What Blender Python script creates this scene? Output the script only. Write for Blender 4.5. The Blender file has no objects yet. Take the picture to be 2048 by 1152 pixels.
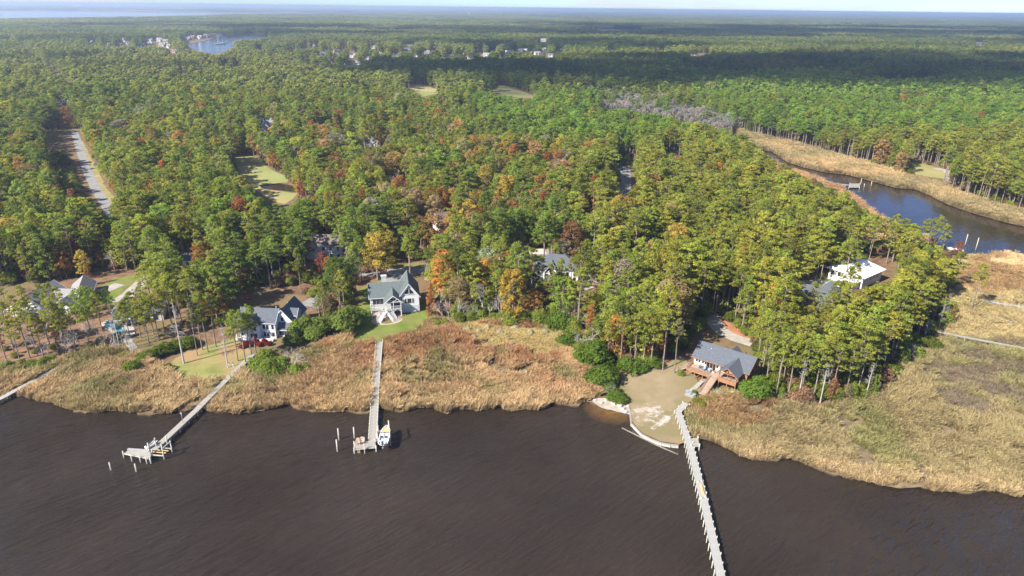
import bpy, bmesh, math, random
import numpy as np
from mathutils import Vector, Matrix, geometry
# ------------------------------------------------------------------ camera, sky, sun, exposure
SC = bpy.context.scene
COL = SC.collection
CAMZ, PITCH, ROLL, FPX = 95.0, math.radians(22.31), math.radians(0.66), 1366.0
cam_d = bpy.data.cameras.new('camera'); cam = bpy.data.objects.new('camera', cam_d); COL.objects.link(cam)
cam_d.sensor_width = 36.0; cam_d.lens = FPX / 2048 * 36.0
cam_d.clip_start = 1.0; cam_d.clip_end = 80000.0
CAMR = Matrix.Rotation(math.pi / 2 - PITCH, 4, 'X') @ Matrix.Rotation(ROLL, 4, 'Z')
cam.matrix_world = Matrix.Translation((0, 0, CAMZ)) @ CAMR
SC.camera = cam
SUN_EL, SH_AZ = math.radians(40), math.radians(38)      # shadows fall to the right and away
sun_dir = Vector((-math.cos(SH_AZ) * math.cos(SUN_EL), -math.sin(SH_AZ) * math.cos(SUN_EL), math.sin(SUN_EL)))
world = bpy.data.worlds.new('World'); SC.world = world; world.use_nodes = True
wt = world.node_tree; wn = wt.nodes; wl = wt.links
for n in list(wn): wn.remove(n)
w_out = wn.new('ShaderNodeOutputWorld'); w_bg = wn.new('ShaderNodeBackground'); w_sky = wn.new('ShaderNodeTexSky')
w_sky.sky_type = 'NISHITA'; w_sky.sun_disc = False
w_sky.sun_elevation = SUN_EL
w_sky.sun_rotation = math.atan2(sun_dir.x, sun_dir.y)
w_sky.altitude = 100; w_sky.air_density = 1.0; w_sky.dust_density = 0.0; w_sky.ozone_density = 4.0
w_bg.inputs['Strength'].default_value = 0.083
# thin cloud banks low over the whole horizon, drawn by direction
w_tc = wn.new('ShaderNodeTexCoord'); w_map = wn.new('ShaderNodeMapping'); w_map.inputs['Scale'].default_value = (3.2, 3.2, 42.0)
w_map.inputs['Location'].default_value = (0.75, 0.0, 0.2)
w_nz = wn.new('ShaderNodeTexNoise'); w_nz.inputs['Scale'].default_value = 1.0; w_nz.inputs['Detail'].default_value = 6
w_rmp = wn.new('ShaderNodeValToRGB'); w_rmp.color_ramp.elements[0].position = 0.55; w_rmp.color_ramp.elements[1].position = 0.70
w_mix = wn.new('ShaderNodeMix'); w_mix.data_type = 'RGBA'
w_mix.inputs[7].default_value = (4.3, 4.5, 4.8, 1)
wl.new(w_tc.outputs['Generated'], w_map.inputs[0]); wl.new(w_map.outputs[0], w_nz.inputs['Vector'])
wl.new(w_nz.outputs['Fac'], w_rmp.inputs[0]); w_mul = wn.new('ShaderNodeMath'); w_mul.operation = 'MULTIPLY'; w_mul.inputs[1].default_value = 0.8
w_sep = wn.new('ShaderNodeSeparateXYZ'); wl.new(w_tc.outputs['Generated'], w_sep.inputs[0]); w_el = wn.new('ShaderNodeMapRange'); w_el.inputs[1].default_value = .10; w_el.inputs[2].default_value = .02; wl.new(w_sep.outputs[2], w_el.inputs[0]); w_m2 = wn.new('ShaderNodeMath'); w_m2.operation = 'MULTIPLY'; wl.new(w_rmp.outputs[0], w_m2.inputs[0]); wl.new(w_el.outputs[0], w_m2.inputs[1]); wl.new(w_m2.outputs[0], w_mul.inputs[0]); wl.new(w_mul.outputs[0], w_mix.inputs[0])
w_tint = wn.new('ShaderNodeVectorMath'); w_tint.operation = 'MULTIPLY'; w_tint.inputs[1].default_value = (.49, .66, .98); wl.new(w_sky.outputs[0], w_tint.inputs[0]); wl.new(w_tint.outputs[0], w_mix.inputs[6]); wl.new(w_mix.outputs[2], w_bg.inputs['Color']); wl.new(w_bg.outputs[0], w_out.inputs[0])
sun_d = bpy.data.lights.new('sun', 'SUN'); sun_d.energy = 5.0; sun_d.angle = math.radians(0.5); sun_d.color = (1.0, 0.93, 0.82)
sun = bpy.data.objects.new('sun', sun_d); COL.objects.link(sun)
sun.rotation_euler = sun_dir.to_track_quat('Z', 'Y').to_euler(); sun.location = (-300, -300, 400)
VS = SC.view_settings; VS.view_transform = 'Standard'; VS.look = 'None'; VS.gamma = 1.0; VS.use_curve_mapping = False
VS.exposure = 1.2
SC.cycles.use_denoising = True; SC.cycles.use_adaptive_sampling = True; SC.cycles.adaptive_threshold = .02
SC.cycles.max_bounces = 4; SC.cycles.diffuse_bounces = 2; SC.cycles.transparent_max_bounces = 16; SC.cycles.volume_bounces = 0
SC.cycles.caustics_reflective = False; SC.cycles.caustics_refractive = False

# ------------------------------------------------------------------ helpers
RNG = random.Random(7); NR = np.random.default_rng(11)
R3 = np.array(CAMR.to_3x3())
ZL = 0.35                                               # height of the land above the river
def G(x, y, z=ZL):                                      # photo pixel -> point on the level z
    d = R3 @ np.array([(x - 1024) / FPX, -(y - 576) / FPX, -1.0])
    t = (z - CAMZ) / d[2]
    return Vector((d[0] * t, d[1] * t, z))
def GP(pts, z=ZL): return np.array([G(x, y, z)[:2] for x, y in pts])
def PIX(P):                                             # points -> photo pixels, depth
    c = (np.asarray(P, float) - np.array([0, 0, CAMZ])) @ R3
    return 1024 + FPX * c[:, 0] / -c[:, 2], 576 - FPX * c[:, 1] / -c[:, 2], -c[:, 2]
def inside(px, py, poly):
    poly = np.asarray(poly, float); r = np.zeros(len(px), bool); j = len(poly) - 1
    for i in range(len(poly)):
        xi, yi = poly[i]; xj, yj = poly[j]
        if yi != yj:
            r ^= ((yi > py) != (yj > py)) & (px < (xj - xi) * (py - yi) / (yj - yi) + xi)
        j = i
    return r
def in_any(px, py, polys):
    r = np.zeros(len(px), bool)
    for p in polys: r |= inside(px, py, p)
    return r
def seg_dist(px, py, path):
    d = np.full(len(px), 1e9)
    for (ax, ay), (bx, by) in zip(path[:-1], path[1:]):
        vx, vy = bx - ax, by - ay; t = np.clip(((px - ax) * vx + (py - ay) * vy) / (vx * vx + vy * vy + 1e-9), 0, 1)
        d = np.minimum(d, np.hypot(px - ax - t * vx, py - ay - t * vy))
    return d
_LAT = np.random.default_rng(3).random((256, 256))
def vn(x, y, s, o=0):                                   # smooth value noise 0..1
    x = np.asarray(x) / s + 31.7 * (o + 1); y = np.asarray(y) / s + 17.3 * (o + 1)
    i = np.floor(x).astype(int); j = np.floor(y).astype(int); u = x - i; v = y - j; u = u * u * (3 - 2 * u); v = v * v * (3 - 2 * v)
    a = _LAT[i % 256, j % 256]; b = _LAT[(i + 1) % 256, j % 256]; c = _LAT[i % 256, (j + 1) % 256]; d = _LAT[(i + 1) % 256, (j + 1) % 256]
    return (a * (1 - u) + b * u) * (1 - v) + (c * (1 - u) + d * u) * v
def fbm(x, y, s, o=0): return (vn(x, y, s, o) * .55 + vn(x, y, s / 2.3, o + 3) * .3 + vn(x, y, s / 5.1, o + 7) * .15)
def tag(o, label=None, cat=None, group=None, kind=None):
    for k, v in (('label', label), ('category', cat), ('group', group), ('kind', kind)):
        if v: o[k] = v
    return o
def empty(name, loc=(0, 0, 0), rz=0.0):
    o = bpy.data.objects.new(name, None); COL.objects.link(o); o.location = loc; o.rotation_euler = (0, 0, rz); o.empty_display_size = 0.5
    return o
def link(name, me, parent=None, loc=None, rz=0.0):
    o = bpy.data.objects.new(name, me); COL.objects.link(o)
    if parent: o.parent = parent
    if loc is not None: o.location = loc
    if rz: o.rotation_euler = (0, 0, rz)
    return o
class MB:
    def __init__(s): s.v = []; s.f = []
    def add(s, vs, fs):
        k = len(s.v); s.v += [tuple(p) for p in vs]; s.f += [tuple(i + k for i in f) for f in fs]; return s
    def box(s, x0, x1, y0, y1, z0, z1):
        return s.add([(x0, y0, z0), (x1, y0, z0), (x1, y1, z0), (x0, y1, z0), (x0, y0, z1), (x1, y0, z1), (x1, y1, z1), (x0, y1, z1)],
                     [(3, 2, 1, 0), (4, 5, 6, 7), (0, 1, 5, 4), (1, 2, 6, 5), (2, 3, 7, 6), (3, 0, 4, 7)])
    def tube(s, p0, p1, r0, r1=None, n=8, cap=True):
        p0 = Vector(p0); p1 = Vector(p1); r1 = r0 if r1 is None else r1
        d = (p1 - p0).normalized(); a = d.orthogonal().normalized(); b = d.cross(a)
        vs = []
        for p, r in ((p0, r0), (p1, r1)):
            for i in range(n):
                t = 2 * math.pi * i / n; vs.append(p + a * (r * math.cos(t)) + b * (r * math.sin(t)))
        fs = [(i, (i + 1) % n, n + (i + 1) % n, n + i) for i in range(n)]
        if cap: fs += [tuple(range(n - 1, -1, -1)), tuple(range(n, 2 * n))]
        return s.add(vs, fs)
    def bar(s, p0, p1, w, h):                           # square bar between two points, w sideways, h upright
        p0 = Vector(p0); p1 = Vector(p1); d = (p1 - p0).normalized()
        a = d.cross(Vector((0, 0, 1)))
        a = Vector((1, 0, 0)) if a.length < 1e-4 else a.normalized()
        b = a.cross(d).normalized(); vs = []
        for p in (p0, p1):
            for i, j in ((-1, -1), (1, -1), (1, 1), (-1, 1)): vs.append(p + a * (i * w / 2) + b * (j * h / 2))
        return s.add(vs, [(3, 2, 1, 0), (4, 5, 6, 7), (0, 1, 5, 4), (1, 2, 6, 5), (2, 3, 7, 6), (3, 0, 4, 7)])
    def prism(s, poly, z0, z1):
        n = len(poly); vs = [(p[0], p[1], z0) for p in poly] + [(p[0], p[1], z1) for p in poly]
        return s.add(vs, [tuple(range(n - 1, -1, -1)), tuple(range(n, 2 * n))] + [(i, (i + 1) % n, n + (i + 1) % n, n + i) for i in range(n)])
    def mesh(s, name, mat, smooth=False):
        me = bpy.data.meshes.new(name); me.from_pydata(s.v, [], s.f)
        if mat: me.materials.append(mat)
        if smooth: me.polygons.foreach_set('use_smooth', [True] * len(me.polygons))
        me.update(); return me
    def build(s, name, mat, parent=None, smooth=False, loc=None): return link(name, s.mesh(name, mat, smooth), parent, loc)
def np_mesh(name, V, F, mats, smooth=False):
    V = np.asarray(V, np.float32); F = np.asarray(F, np.int32); k = F.shape[1]
    me = bpy.data.meshes.new(name); me.vertices.add(len(V)); me.vertices.foreach_set('co', V.ravel())
    me.loops.add(F.size); me.loops.foreach_set('vertex_index', F.ravel())
    me.polygons.add(len(F)); me.polygons.foreach_set('loop_start', np.arange(len(F), dtype=np.int32) * k)
    for m in (mats if isinstance(mats, list) else [mats]): me.materials.append(m)
    if smooth: me.polygons.foreach_set('use_smooth', np.ones(len(F), bool))
    me.update(calc_edges=True); return me

# ------------------------------------------------------------------ materials
def new_mat(name):
    m = bpy.data.materials.new(name); m.use_nodes = True; return m, m.node_tree.nodes, m.node_tree.links, m.node_tree.nodes['Principled BSDF']
def mat(name, c, c2=None, scale=2.0, rough=0.8, detail=5, bump=0.0, bscale=None, metal=0.0, stretch=None, spec=0.3, lo=0.35, hi=0.65, c3=None, scale3=0.05, coord='Object'):
    m, n, l, b = new_mat(name)
    b.inputs['Roughness'].default_value = rough; b.inputs['Metallic'].default_value = metal; b.inputs['Specular IOR Level'].default_value = spec
    b.inputs['Base Color'].default_value = (*c, 1)
    if c2 is None: return m
    tc = n.new('ShaderNodeTexCoord'); mp = n.new('ShaderNodeMapping'); l.new(tc.outputs[coord], mp.inputs[0])
    if stretch: mp.inputs['Scale'].default_value = stretch
    nz = n.new('ShaderNodeTexNoise'); nz.inputs['Scale'].default_value = scale; nz.inputs['Detail'].default_value = detail; nz.inputs['Roughness'].default_value = 0.65
    l.new(mp.outputs[0], nz.inputs['Vector'])
    r = n.new('ShaderNodeValToRGB'); e = r.color_ramp.elements; e[0].position = lo; e[1].position = hi; e[0].color = (*c, 1); e[1].color = (*c2, 1)
    l.new(nz.outputs['Fac'], r.inputs[0]); colr = r.outputs[0]
    if c3:
        nz3 = n.new('ShaderNodeTexNoise'); nz3.inputs['Scale'].default_value = scale3; nz3.inputs['Detail'].default_value = 4
        l.new(tc.outputs[coord], nz3.inputs['Vector'])
        r3 = n.new('ShaderNodeValToRGB'); r3.color_ramp.elements[0].position = 0.47; r3.color_ramp.elements[1].position = 0.6; l.new(nz3.outputs['Fac'], r3.inputs[0])
        mx = n.new('ShaderNodeMix'); mx.data_type = 'RGBA'; l.new(r3.outputs[0], mx.inputs[0]); l.new(colr, mx.inputs[6]); mx.inputs[7].default_value = (*c3, 1); colr = mx.outputs[2]
    l.new(colr, b.inputs['Base Color'])
    if bump:
        bn = n.new('ShaderNodeBump'); bn.inputs['Strength'].default_value = 1.0; bn.inputs['Distance'].default_value = bump
        if bscale:
            nb = n.new('ShaderNodeTexNoise'); nb.inputs['Scale'].default_value = bscale; nb.inputs['Detail'].default_value = 4; l.new(mp.outputs[0], nb.inputs['Vector']); l.new(nb.outputs['Fac'], bn.inputs['Height'])
        else: l.new(nz.outputs['Fac'], bn.inputs['Height'])
        l.new(bn.outputs[0], b.inputs['Normal'])
    return m
def leaf_mat(name, trans=0.3, hue_var=.55):               # colour comes from each plant's own tint, lightness varies from spray to spray
    m, n, l, b = new_mat(name); n.remove(b)
    at = n.new('ShaderNodeAttribute'); at.attribute_type = 'INSTANCER'; at.attribute_name = 'tint'
    va = n.new('ShaderNodeAttribute'); va.attribute_type = 'GEOMETRY'; va.attribute_name = 'var'
    mx = n.new('ShaderNodeVectorMath'); mx.operation = 'SCALE'; l.new(at.outputs['Color'], mx.inputs[0]); l.new(va.outputs['Fac'], mx.inputs['Scale'])
    tc = n.new('ShaderNodeTexCoord'); nz = n.new('ShaderNodeTexNoise'); nz.inputs['Scale'].default_value = .45; nz.inputs['Detail'].default_value = 2; l.new(tc.outputs['Object'], nz.inputs['Vector'])
    rp = n.new('ShaderNodeMapRange'); rp.inputs[1].default_value = .42; rp.inputs[2].default_value = .62; rp.inputs[4].default_value = hue_var; l.new(nz.outputs['Fac'], rp.inputs[0]); alt = n.new('ShaderNodeVectorMath'); alt.operation = 'MULTIPLY'; alt.inputs[1].default_value = (.80, 1.0, .88); l.new(mx.outputs[0], alt.inputs[0])
    hue = n.new('ShaderNodeMix'); hue.data_type = 'RGBA'; l.new(rp.outputs[0], hue.inputs[0]); l.new(mx.outputs[0], hue.inputs[6]); l.new(alt.outputs[0], hue.inputs[7])
    d = n.new('ShaderNodeBsdfDiffuse'); t = n.new('ShaderNodeBsdfTranslucent'); s = n.new('ShaderNodeMixShader'); s.inputs[0].default_value = trans
    l.new(hue.outputs[2], d.inputs['Color']); l.new(hue.outputs[2], t.inputs['Color']); l.new(d.outputs[0], s.inputs[1]); l.new(t.outputs[0], s.inputs[2])
    l.new(s.outputs[0], n['Material Output'].inputs[0]); return m
M = {}
M['leaf'] = leaf_mat('foliage', 0.55)
M['reed'] = leaf_mat('reed', 0.35, .12)
M['bark'] = mat('pine_bark', (.16, .12, .095), (.30, .25, .21), 1.2, .9)
M['greybark'] = mat('dead_wood', (.33, .30, .27), (.50, .47, .43), 1.5, .9)
M['straw'] = mat('pine_straw', (.105, .065, .038), (.23, .135, .075), 0.28, .95, 8, bump=.05, c3=(.16, .125, .055), scale3=.035)
M['mud'] = mat('marsh_mud', (.10, .075, .045), (.24, .18, .10), 0.5, .95, 6, bump=.05)
M['lawn'] = mat('lawn_grass', (.10, .15, .022), (.175, .205, .04), 0.22, .95, 7, bump=.02, bscale=4, c3=(.17, .165, .05), scale3=.08)
M['dry'] = mat('dry_lawn', (.225, .172, .095), (.30, .238, .145), 0.18, .95, 8, bump=.02, bscale=3, c3=(.20, .165, .08), scale3=.09)
M['sand'] = mat('pale_sand', (.30, .26, .20), (.44, .39, .32), 0.7, .95, 6)
M['fairway'] = mat('fairway', (.17, .20, .055), (.27, .28, .10), 0.03, .95, 6, c3=(.33, .27, .12), scale3=.02)
M['asphalt'] = mat('asphalt', (.19, .19, .19), (.27, .265, .26), 0.35, .9, 6)
M['concrete'] = mat('concrete', (.29, .265, .23), (.40, .37, .33), 0.5, .9, 6)
M['brickpave'] = mat('paver', (.36, .26, .20), (.48, .38, .31), 2.0, .9)
M['plank'] = mat('weathered_plank', (.25, .235, .205), (.38, .36, .32), 1.6, .85, 5, stretch=(0.4, 5, 1), bump=.01)
M['plank2'] = mat('grey_plank', (.27, .265, .25), (.40, .39, .365), 1.6, .85, 5, stretch=(0.4, 5, 1), bump=.01)
M['pile'] = mat('weathered_pile', (.36, .34, .28), (.56, .54, .46), 1.3, .85)
M['beam'] = mat('old_beam', (.16, .14, .115), (.26, .23, .19), 2, .9)
M['white'] = mat('white_paint', (.56, .56, .555), (.67, .67, .665), 1.0, .5)
M['siding'] = mat('grey_siding', (.44, .46, .48), (.52, .54, .55), .8, .7)
M['foundation'] = mat('painted_block', (.40, .42, .43), (.50, .51, .51), 1.2, .8)
M['glass'] = mat('window_glass', (.025, .03, .035), rough=.08, spec=.6)
M['roof_green'] = mat('grey_green_shingle', (.078, .098, .100), (.125, .150, .150), 2.2, .9, 6, stretch=(1, 1, 3))
M['roof_slate'] = mat('slate_blue_shingle', (.070, .082, .102), (.125, .138, .160), 2.2, .9, 6, stretch=(1, 1, 3))
M['roof_grey'] = mat('pale_grey_shingle', (.20, .20, .195), (.285, .285, .275), 2.2, .9, 6)
M['roof_brown'] = mat('brown_shingle', (.13, .10, .088), (.20, .165, .145), 2.2, .9, 6)
M['roof_white'] = mat('white_metal_roof', (.80, .80, .79), (.86, .86, .85), .6, .35)
M['cedar'] = mat('cedar', (.25, .12, .06), (.36, .19, .10), 1.6, .75, 5)
M['cedardeck'] = mat('deck_board', (.30, .21, .15), (.42, .32, .25), 1.4, .85, 5, stretch=(.5, 5, 1))
M['brick'] = mat('brick', (.33, .17, .13), (.42, .25, .20), 3.0, .9)
M['cream'] = mat('cream_wall', (.62, .58, .50), (.70, .66, .58), 1.0, .8)
M['tan'] = mat('tan_vinyl', (.60, .37, .17), (.66, .43, .22), 2, .6)
M['gel'] = mat('gelcoat', (.80, .80, .80), rough=.2, spec=.5)
M['darkvinyl'] = mat('dark_vinyl', (.05, .06, .07), (.09, .10, .12), 2, .5)
M['bluegrey'] = mat('blue_grey_vinyl', (.20, .27, .36), (.28, .35, .45), 2, .6)
M['metal'] = mat('galvanised', (.45, .46, .47), (.58, .59, .60), 1, .45, metal=.6)
M['rock'] = mat('rock', (.30, .28, .25), (.52, .49, .45), 1.5, .9)
m, n, l, b = new_mat('cloud'); b.inputs['Base Color'].default_value = (.9, .9, .9, 1); b.inputs['Roughness'].default_value = 1; b.inputs['Alpha'].default_value = .22; M['cloud'] = m
m, n, l, b = new_mat('pool_water'); b.inputs['Base Color'].default_value = (.045, .26, .33, 1); b.inputs['Roughness'].default_value = .08; M['pool'] = m
# river: dark tannin water, wind ripples
m, n, l, b = new_mat('river_water'); M['water'] = m
b.inputs['Roughness'].default_value = .10; b.inputs['IOR'].default_value = 1.33
geo = n.new('ShaderNodeNewGeometry'); rot = n.new('ShaderNodeMapping'); rot.inputs['Rotation'].default_value = (0, 0, math.radians(-38)); l.new(geo.outputs['Position'], rot.inputs[0])
def _nz(scale, det, st):
    mp = n.new('ShaderNodeMapping'); mp.inputs['Scale'].default_value = st; l.new(rot.outputs[0], mp.inputs[0])
    z = n.new('ShaderNodeTexNoise'); z.inputs['Scale'].default_value = scale; z.inputs['Detail'].default_value = det; l.new(mp.outputs[0], z.inputs['Vector']); return z.outputs['Fac']
hs = [(_nz(.55, 4, (.30, 1.5, 1)), .95), (_nz(.16, 3, (.5, 1.2, 1)), .9), (_nz(2.2, 2, (.5, 1.1, 1)), .16)]
acc = None
for o_, w_ in hs:
    k = n.new('ShaderNodeMath'); k.operation = 'MULTIPLY'; k.inputs[1].default_value = w_; l.new(o_, k.inputs[0])
    if acc is None: acc = k.outputs[0]
    else:
        a_ = n.new('ShaderNodeMath'); a_.operation = 'ADD'; l.new(acc, a_.inputs[0]); l.new(k.outputs[0], a_.inputs[1]); acc = a_.outputs[0]
bp = n.new('ShaderNodeBump'); bp.inputs['Distance'].default_value = 1.0; wm = n.new('ShaderNodeMapRange'); wm.inputs[1].default_value = .35; wm.inputs[2].default_value = .65; wm.inputs[3].default_value = .5; wm.inputs[4].default_value = 1.5; l.new(_nz(.014, 4, (.6, 1.6, 1)), wm.inputs[0]); sy = n.new('ShaderNodeSeparateXYZ'); l.new(geo.outputs['Position'], sy.inputs[0]); shl = n.new('ShaderNodeMapRange'); shl.inputs[1].default_value = 190; shl.inputs[2].default_value = 240; shl.inputs[3].default_value = 1; shl.inputs[4].default_value = .13; l.new(sy.outputs[1], shl.inputs[0]); sm_ = n.new('ShaderNodeMath'); sm_.operation = 'MULTIPLY'; l.new(wm.outputs[0], sm_.inputs[0]); l.new(shl.outputs[0], sm_.inputs[1]); l.new(sm_.outputs[0], bp.inputs['Strength']); rgh = n.new('ShaderNodeMapRange'); rgh.inputs[1].default_value = 190; rgh.inputs[2].default_value = 240; rgh.inputs[3].default_value = .11; rgh.inputs[4].default_value = .03; l.new(sy.outputs[1], rgh.inputs[0]); l.new(rgh.outputs[0], b.inputs['Roughness']);  # sheltered creek water is calmer
l.new(acc, bp.inputs['Height']); l.new(bp.outputs[0], b.inputs['Normal'])
# tannin colour: darker brown deep water, amber over the sandy shallows by the little beach
bc = G(1225, 816, 0); be = G(1180, 803, 0)
vd = n.new('ShaderNodeVectorMath'); vd.operation = 'DISTANCE'; l.new(geo.outputs['Position'], vd.inputs[0]); vd.inputs[1].default_value = (bc.x, bc.y, 0)
mr = n.new('ShaderNodeMapRange'); mr.inputs[1].default_value = 1.5; mr.inputs[2].default_value = 8.0; mr.inputs[3].default_value = .75; mr.inputs[4].default_value = 0; l.new(vd.outputs['Value'], mr.inputs[0])
cr = n.new('ShaderNodeValToRGB'); cr.color_ramp.elements[0].color = (.023, .0168, .0118, 1); cr.color_ramp.elements[1].color = (.037, .0275, .0200, 1); cr.color_ramp.elements[0].position = .3; cr.color_ramp.elements[1].position = .7
l.new(_nz(.03, 4, (1, 1, 1)), cr.inputs[0])
mxw = n.new('ShaderNodeMix'); mxw.data_type = 'RGBA'; l.new(mr.outputs[0], mxw.inputs[0]); l.new(cr.outputs[0], mxw.inputs[6]); mxw.inputs[7].default_value = (.23, .115, .03, 1); l.new(mxw.outputs[2], b.inputs['Base Color'])

# worn sandy scars in the dry lawn near the seawall
dn = M['dry'].node_tree.nodes; dl = M['dry'].node_tree.links; db = dn['Principled BSDF']; old = db.inputs['Base Color'].links[0].from_socket
sc_ = G(1308, 832, ZL + .35); gg_ = dn.new('ShaderNodeNewGeometry'); dd_ = dn.new('ShaderNodeVectorMath'); dd_.operation = 'DISTANCE'; dd_.inputs[1].default_value = sc_; dl.new(gg_.outputs['Position'], dd_.inputs[0])
m1 = dn.new('ShaderNodeMapRange'); m1.inputs[1].default_value = 3.0; m1.inputs[2].default_value = 8.5; m1.inputs[3].default_value = .13; m1.inputs[4].default_value = -.12; dl.new(dd_.outputs['Value'], m1.inputs[0])
nz_ = dn.new('ShaderNodeTexNoise'); nz_.inputs['Scale'].default_value = .42; nz_.inputs['Detail'].default_value = 6; nz_.inputs['Roughness'].default_value = .7; dl.new(gg_.outputs['Position'], nz_.inputs['Vector'])
ad = dn.new('ShaderNodeMath'); dl.new(nz_.outputs['Fac'], ad.inputs[0]); dl.new(m1.outputs[0], ad.inputs[1]); rm = dn.new('ShaderNodeValToRGB'); rm.color_ramp.elements[0].position = .56; rm.color_ramp.elements[1].position = .72; dl.new(ad.outputs[0], rm.inputs[0])
mxs = dn.new('ShaderNodeMix'); mxs.data_type = 'RGBA'; dl.new(rm.outputs[0], mxs.inputs[0]); dl.new(old, mxs.inputs[6]); mxs.inputs[7].default_value = (.46, .41, .36, 1); dl.new(mxs.outputs[2], db.inputs['Base Color'])
M['bank'] = mat('bank_mud', (.05, .038, .026), (.10, .075, .05), 1.0, .9)
# ------------------------------------------------------------------ the lie of the land (photo outlines set down on the ground)
SHORE = [(-500, 700), (-120, 745), (0, 790), (36, 789), (70, 797), (110, 806), (150, 820), (190, 823), (230, 820), (265, 823), (300, 826), (340, 824), (375, 817), (395, 812),
 (415, 820), (445, 823), (480, 826), (520, 821), (550, 813), (580, 807), (600, 815), (640, 823), (690, 821), (715, 826), (738, 821), (760, 815), (790, 821), (815, 820), (830, 816),
 (865, 812), (875, 820), (895, 827), (910, 818), (945, 817), (952, 822), (980, 815), (1004, 811), (1008, 818), (1030, 821), (1050, 817), (1070, 819), (1090, 815), (1108, 801),
 (1118, 806), (1145, 809), (1176, 801), (1200, 814), (1230, 822), (1258, 829), (1262, 846), (1283, 868), (1322, 886), (1357, 891), (1372, 884), (1392, 873), (1425, 882), (1440, 889), (1465, 900), (1482, 911),
 (1500, 917), (1536, 919), (1565, 912), (1600, 922), (1640, 939), (1690, 953), (1740, 963), (1772, 971), (1800, 976), (1840, 973), (1870, 981), (1920, 983), (1960, 979), (2000, 981),
 (2030, 993), (2060, 984), (2300, 1010), (2700, 1040)]
CREEK = [(1500, 296), (1545, 303), (1575, 324), (1610, 335), (1650, 344), (1700, 350), (1740, 361), (1790, 375), (1830, 378), (1860, 390), (1900, 410), (1960, 430), (2000, 441), (2060, 455), (2300, 520),
 (2500, 600), (2300, 560), (2060, 512), (2020, 508), (1982, 506), (1975, 513), (1988, 521), (1950, 512), (1920, 502), (1870, 486), (1830, 474), (1800, 462), (1770, 446), (1735, 421), (1706, 392), (1690, 385),
 (1680, 374), (1640, 362), (1600, 345), (1570, 340), (1550, 326), (1530, 322), (1500, 305)]
POND = [(520, 371), (560, 366), (600, 373), (645, 384), (645, 391), (600, 386), (560, 381), (525, 377)]
BAY = [(368, 91), (400, 84), (440, 74), (470, 69), (500, 67), (540, 69), (530, 75), (480, 79), (462, 85), (470, 93), (450, 101), (436, 108), (420, 106), (385, 98)]
FARR = [(-600, 22), (-200, 19.5), (0, 20), (130, 20), (260, 21.5), (400, 23.5), (520, 24), (640, 22.6), (770, 24), (760, 26), (640, 24.6), (520, 26.5), (470, 27), (400, 30), (300, 32), (150, 34), (0, 36), (-300, 38), (-600, 44)]
def refine(poly, step, jit, seed=0, closed=True):       # subdivide an outline and roughen it
    rg = random.Random(seed); out = []; n = len(poly)
    for i in range(n if closed else n - 1):
        a = poly[i]; b_ = poly[(i + 1) % n]; L = math.hypot(b_[0] - a[0], b_[1] - a[1]); k = max(1, min(40, int(L / step)))
        for t in range(k):
            u = t / k; out.append((a[0] + (b_[0] - a[0]) * u + (rg.uniform(-jit, jit) if t else 0), a[1] + (b_[1] - a[1]) * u + (rg.uniform(-jit, jit) if t else 0)))
    if not closed: out.append(tuple(poly[-1]))
    return out
shoreG = refine(GP(SHORE), .9, .3, 1, closed=False); shoreG = [(x, y + (float(vn(x, y, 4.5, 2)) - .5) * 2.6 + (float(vn(x, y, 1.6, 5)) - .5) * 1.2 if not 18 < x < 48 else y) for x, y in shoreG]
creekG = refine(GP(CREEK), 2.5, .5, 2); pondG = refine(GP(POND), 4, .5, 3); bayG = refine(GP(BAY), 40, 4, 4); farG = [tuple(p) for p in GP(FARR)]
riverG = shoreG + [(600, 60), (600, -300), (-600, -300), (-600, shoreG[0][1])]
FAR_END = 26000.0
WATERS = [riverG, creekG, pondG, bayG, farG]
def make_land():
    vs = []; es = []
    def loop(pts, closed=True):
        k = len(vs); vs.extend(Vector((p[0], p[1])) for p in pts); n_ = len(pts)
        es.extend((k + i, k + (i + 1) % n_) for i in range(n_ if closed else n_ - 1))
    outer = [(-3e4, -200), (3e4, -200), (3e4, FAR_END), (-3e4, FAR_END)]
    loop(outer)
    sh = [(-2500, shoreG[0][1])] + list(shoreG) + [(2500, shoreG[-1][1])]
    loop(sh, False)
    for p in WATERS[1:]: loop(p)
    ov, oe, of, _, _, _ = geometry.delaunay_2d_cdt(vs, es, [], 0, 1e-4)
    V = np.array([(v.x, v.y) for v in ov]); T = np.array([list(f) for f in of if len(f) == 3]); c = V[T].mean(1)
    river = [(-2500, shoreG[0][1])] + list(shoreG) + [(2500, shoreG[-1][1]), (3e4, -200), (3e4, -300), (-3e4, -300), (-3e4, -200)]
    wet = inside(c[:, 0], c[:, 1], river)
    for p in WATERS[1:]: wet |= inside(c[:, 0], c[:, 1], p)
    T = T[~wet]
    V3 = [(x, y, ZL) for x, y in V]; F = [tuple(t) for t in T]
    # banks: drop a skirt from every edge that borders water
    cnt = {}
    for t in T:
        for i in range(3):
            e = (t[i], t[(i + 1) % 3]); cnt[tuple(sorted(e))] = cnt.get(tuple(sorted(e)), []) + [e]
    low = {}; nskirt = 0
    for k, e in cnt.items():
        if len(e) == 1:
            a, b_ = e[0]
            for i in (a, b_):
                if i not in low: low[i] = len(V3); V3.append((V[i][0], V[i][1], -0.8))
            F.append((a, low[a], low[b_], b_)); nskirt += 1
    me = bpy.data.meshes.new('ground'); me.from_pydata(V3, [], F); me.materials.append(M['straw']); me.materials.append(M['bank']); me.polygons.foreach_set('material_index', [0] * (len(F) - nskirt) + [1] * nskirt); me.update()
    return tag(link('ground', me), kind='structure')
make_land()
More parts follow.
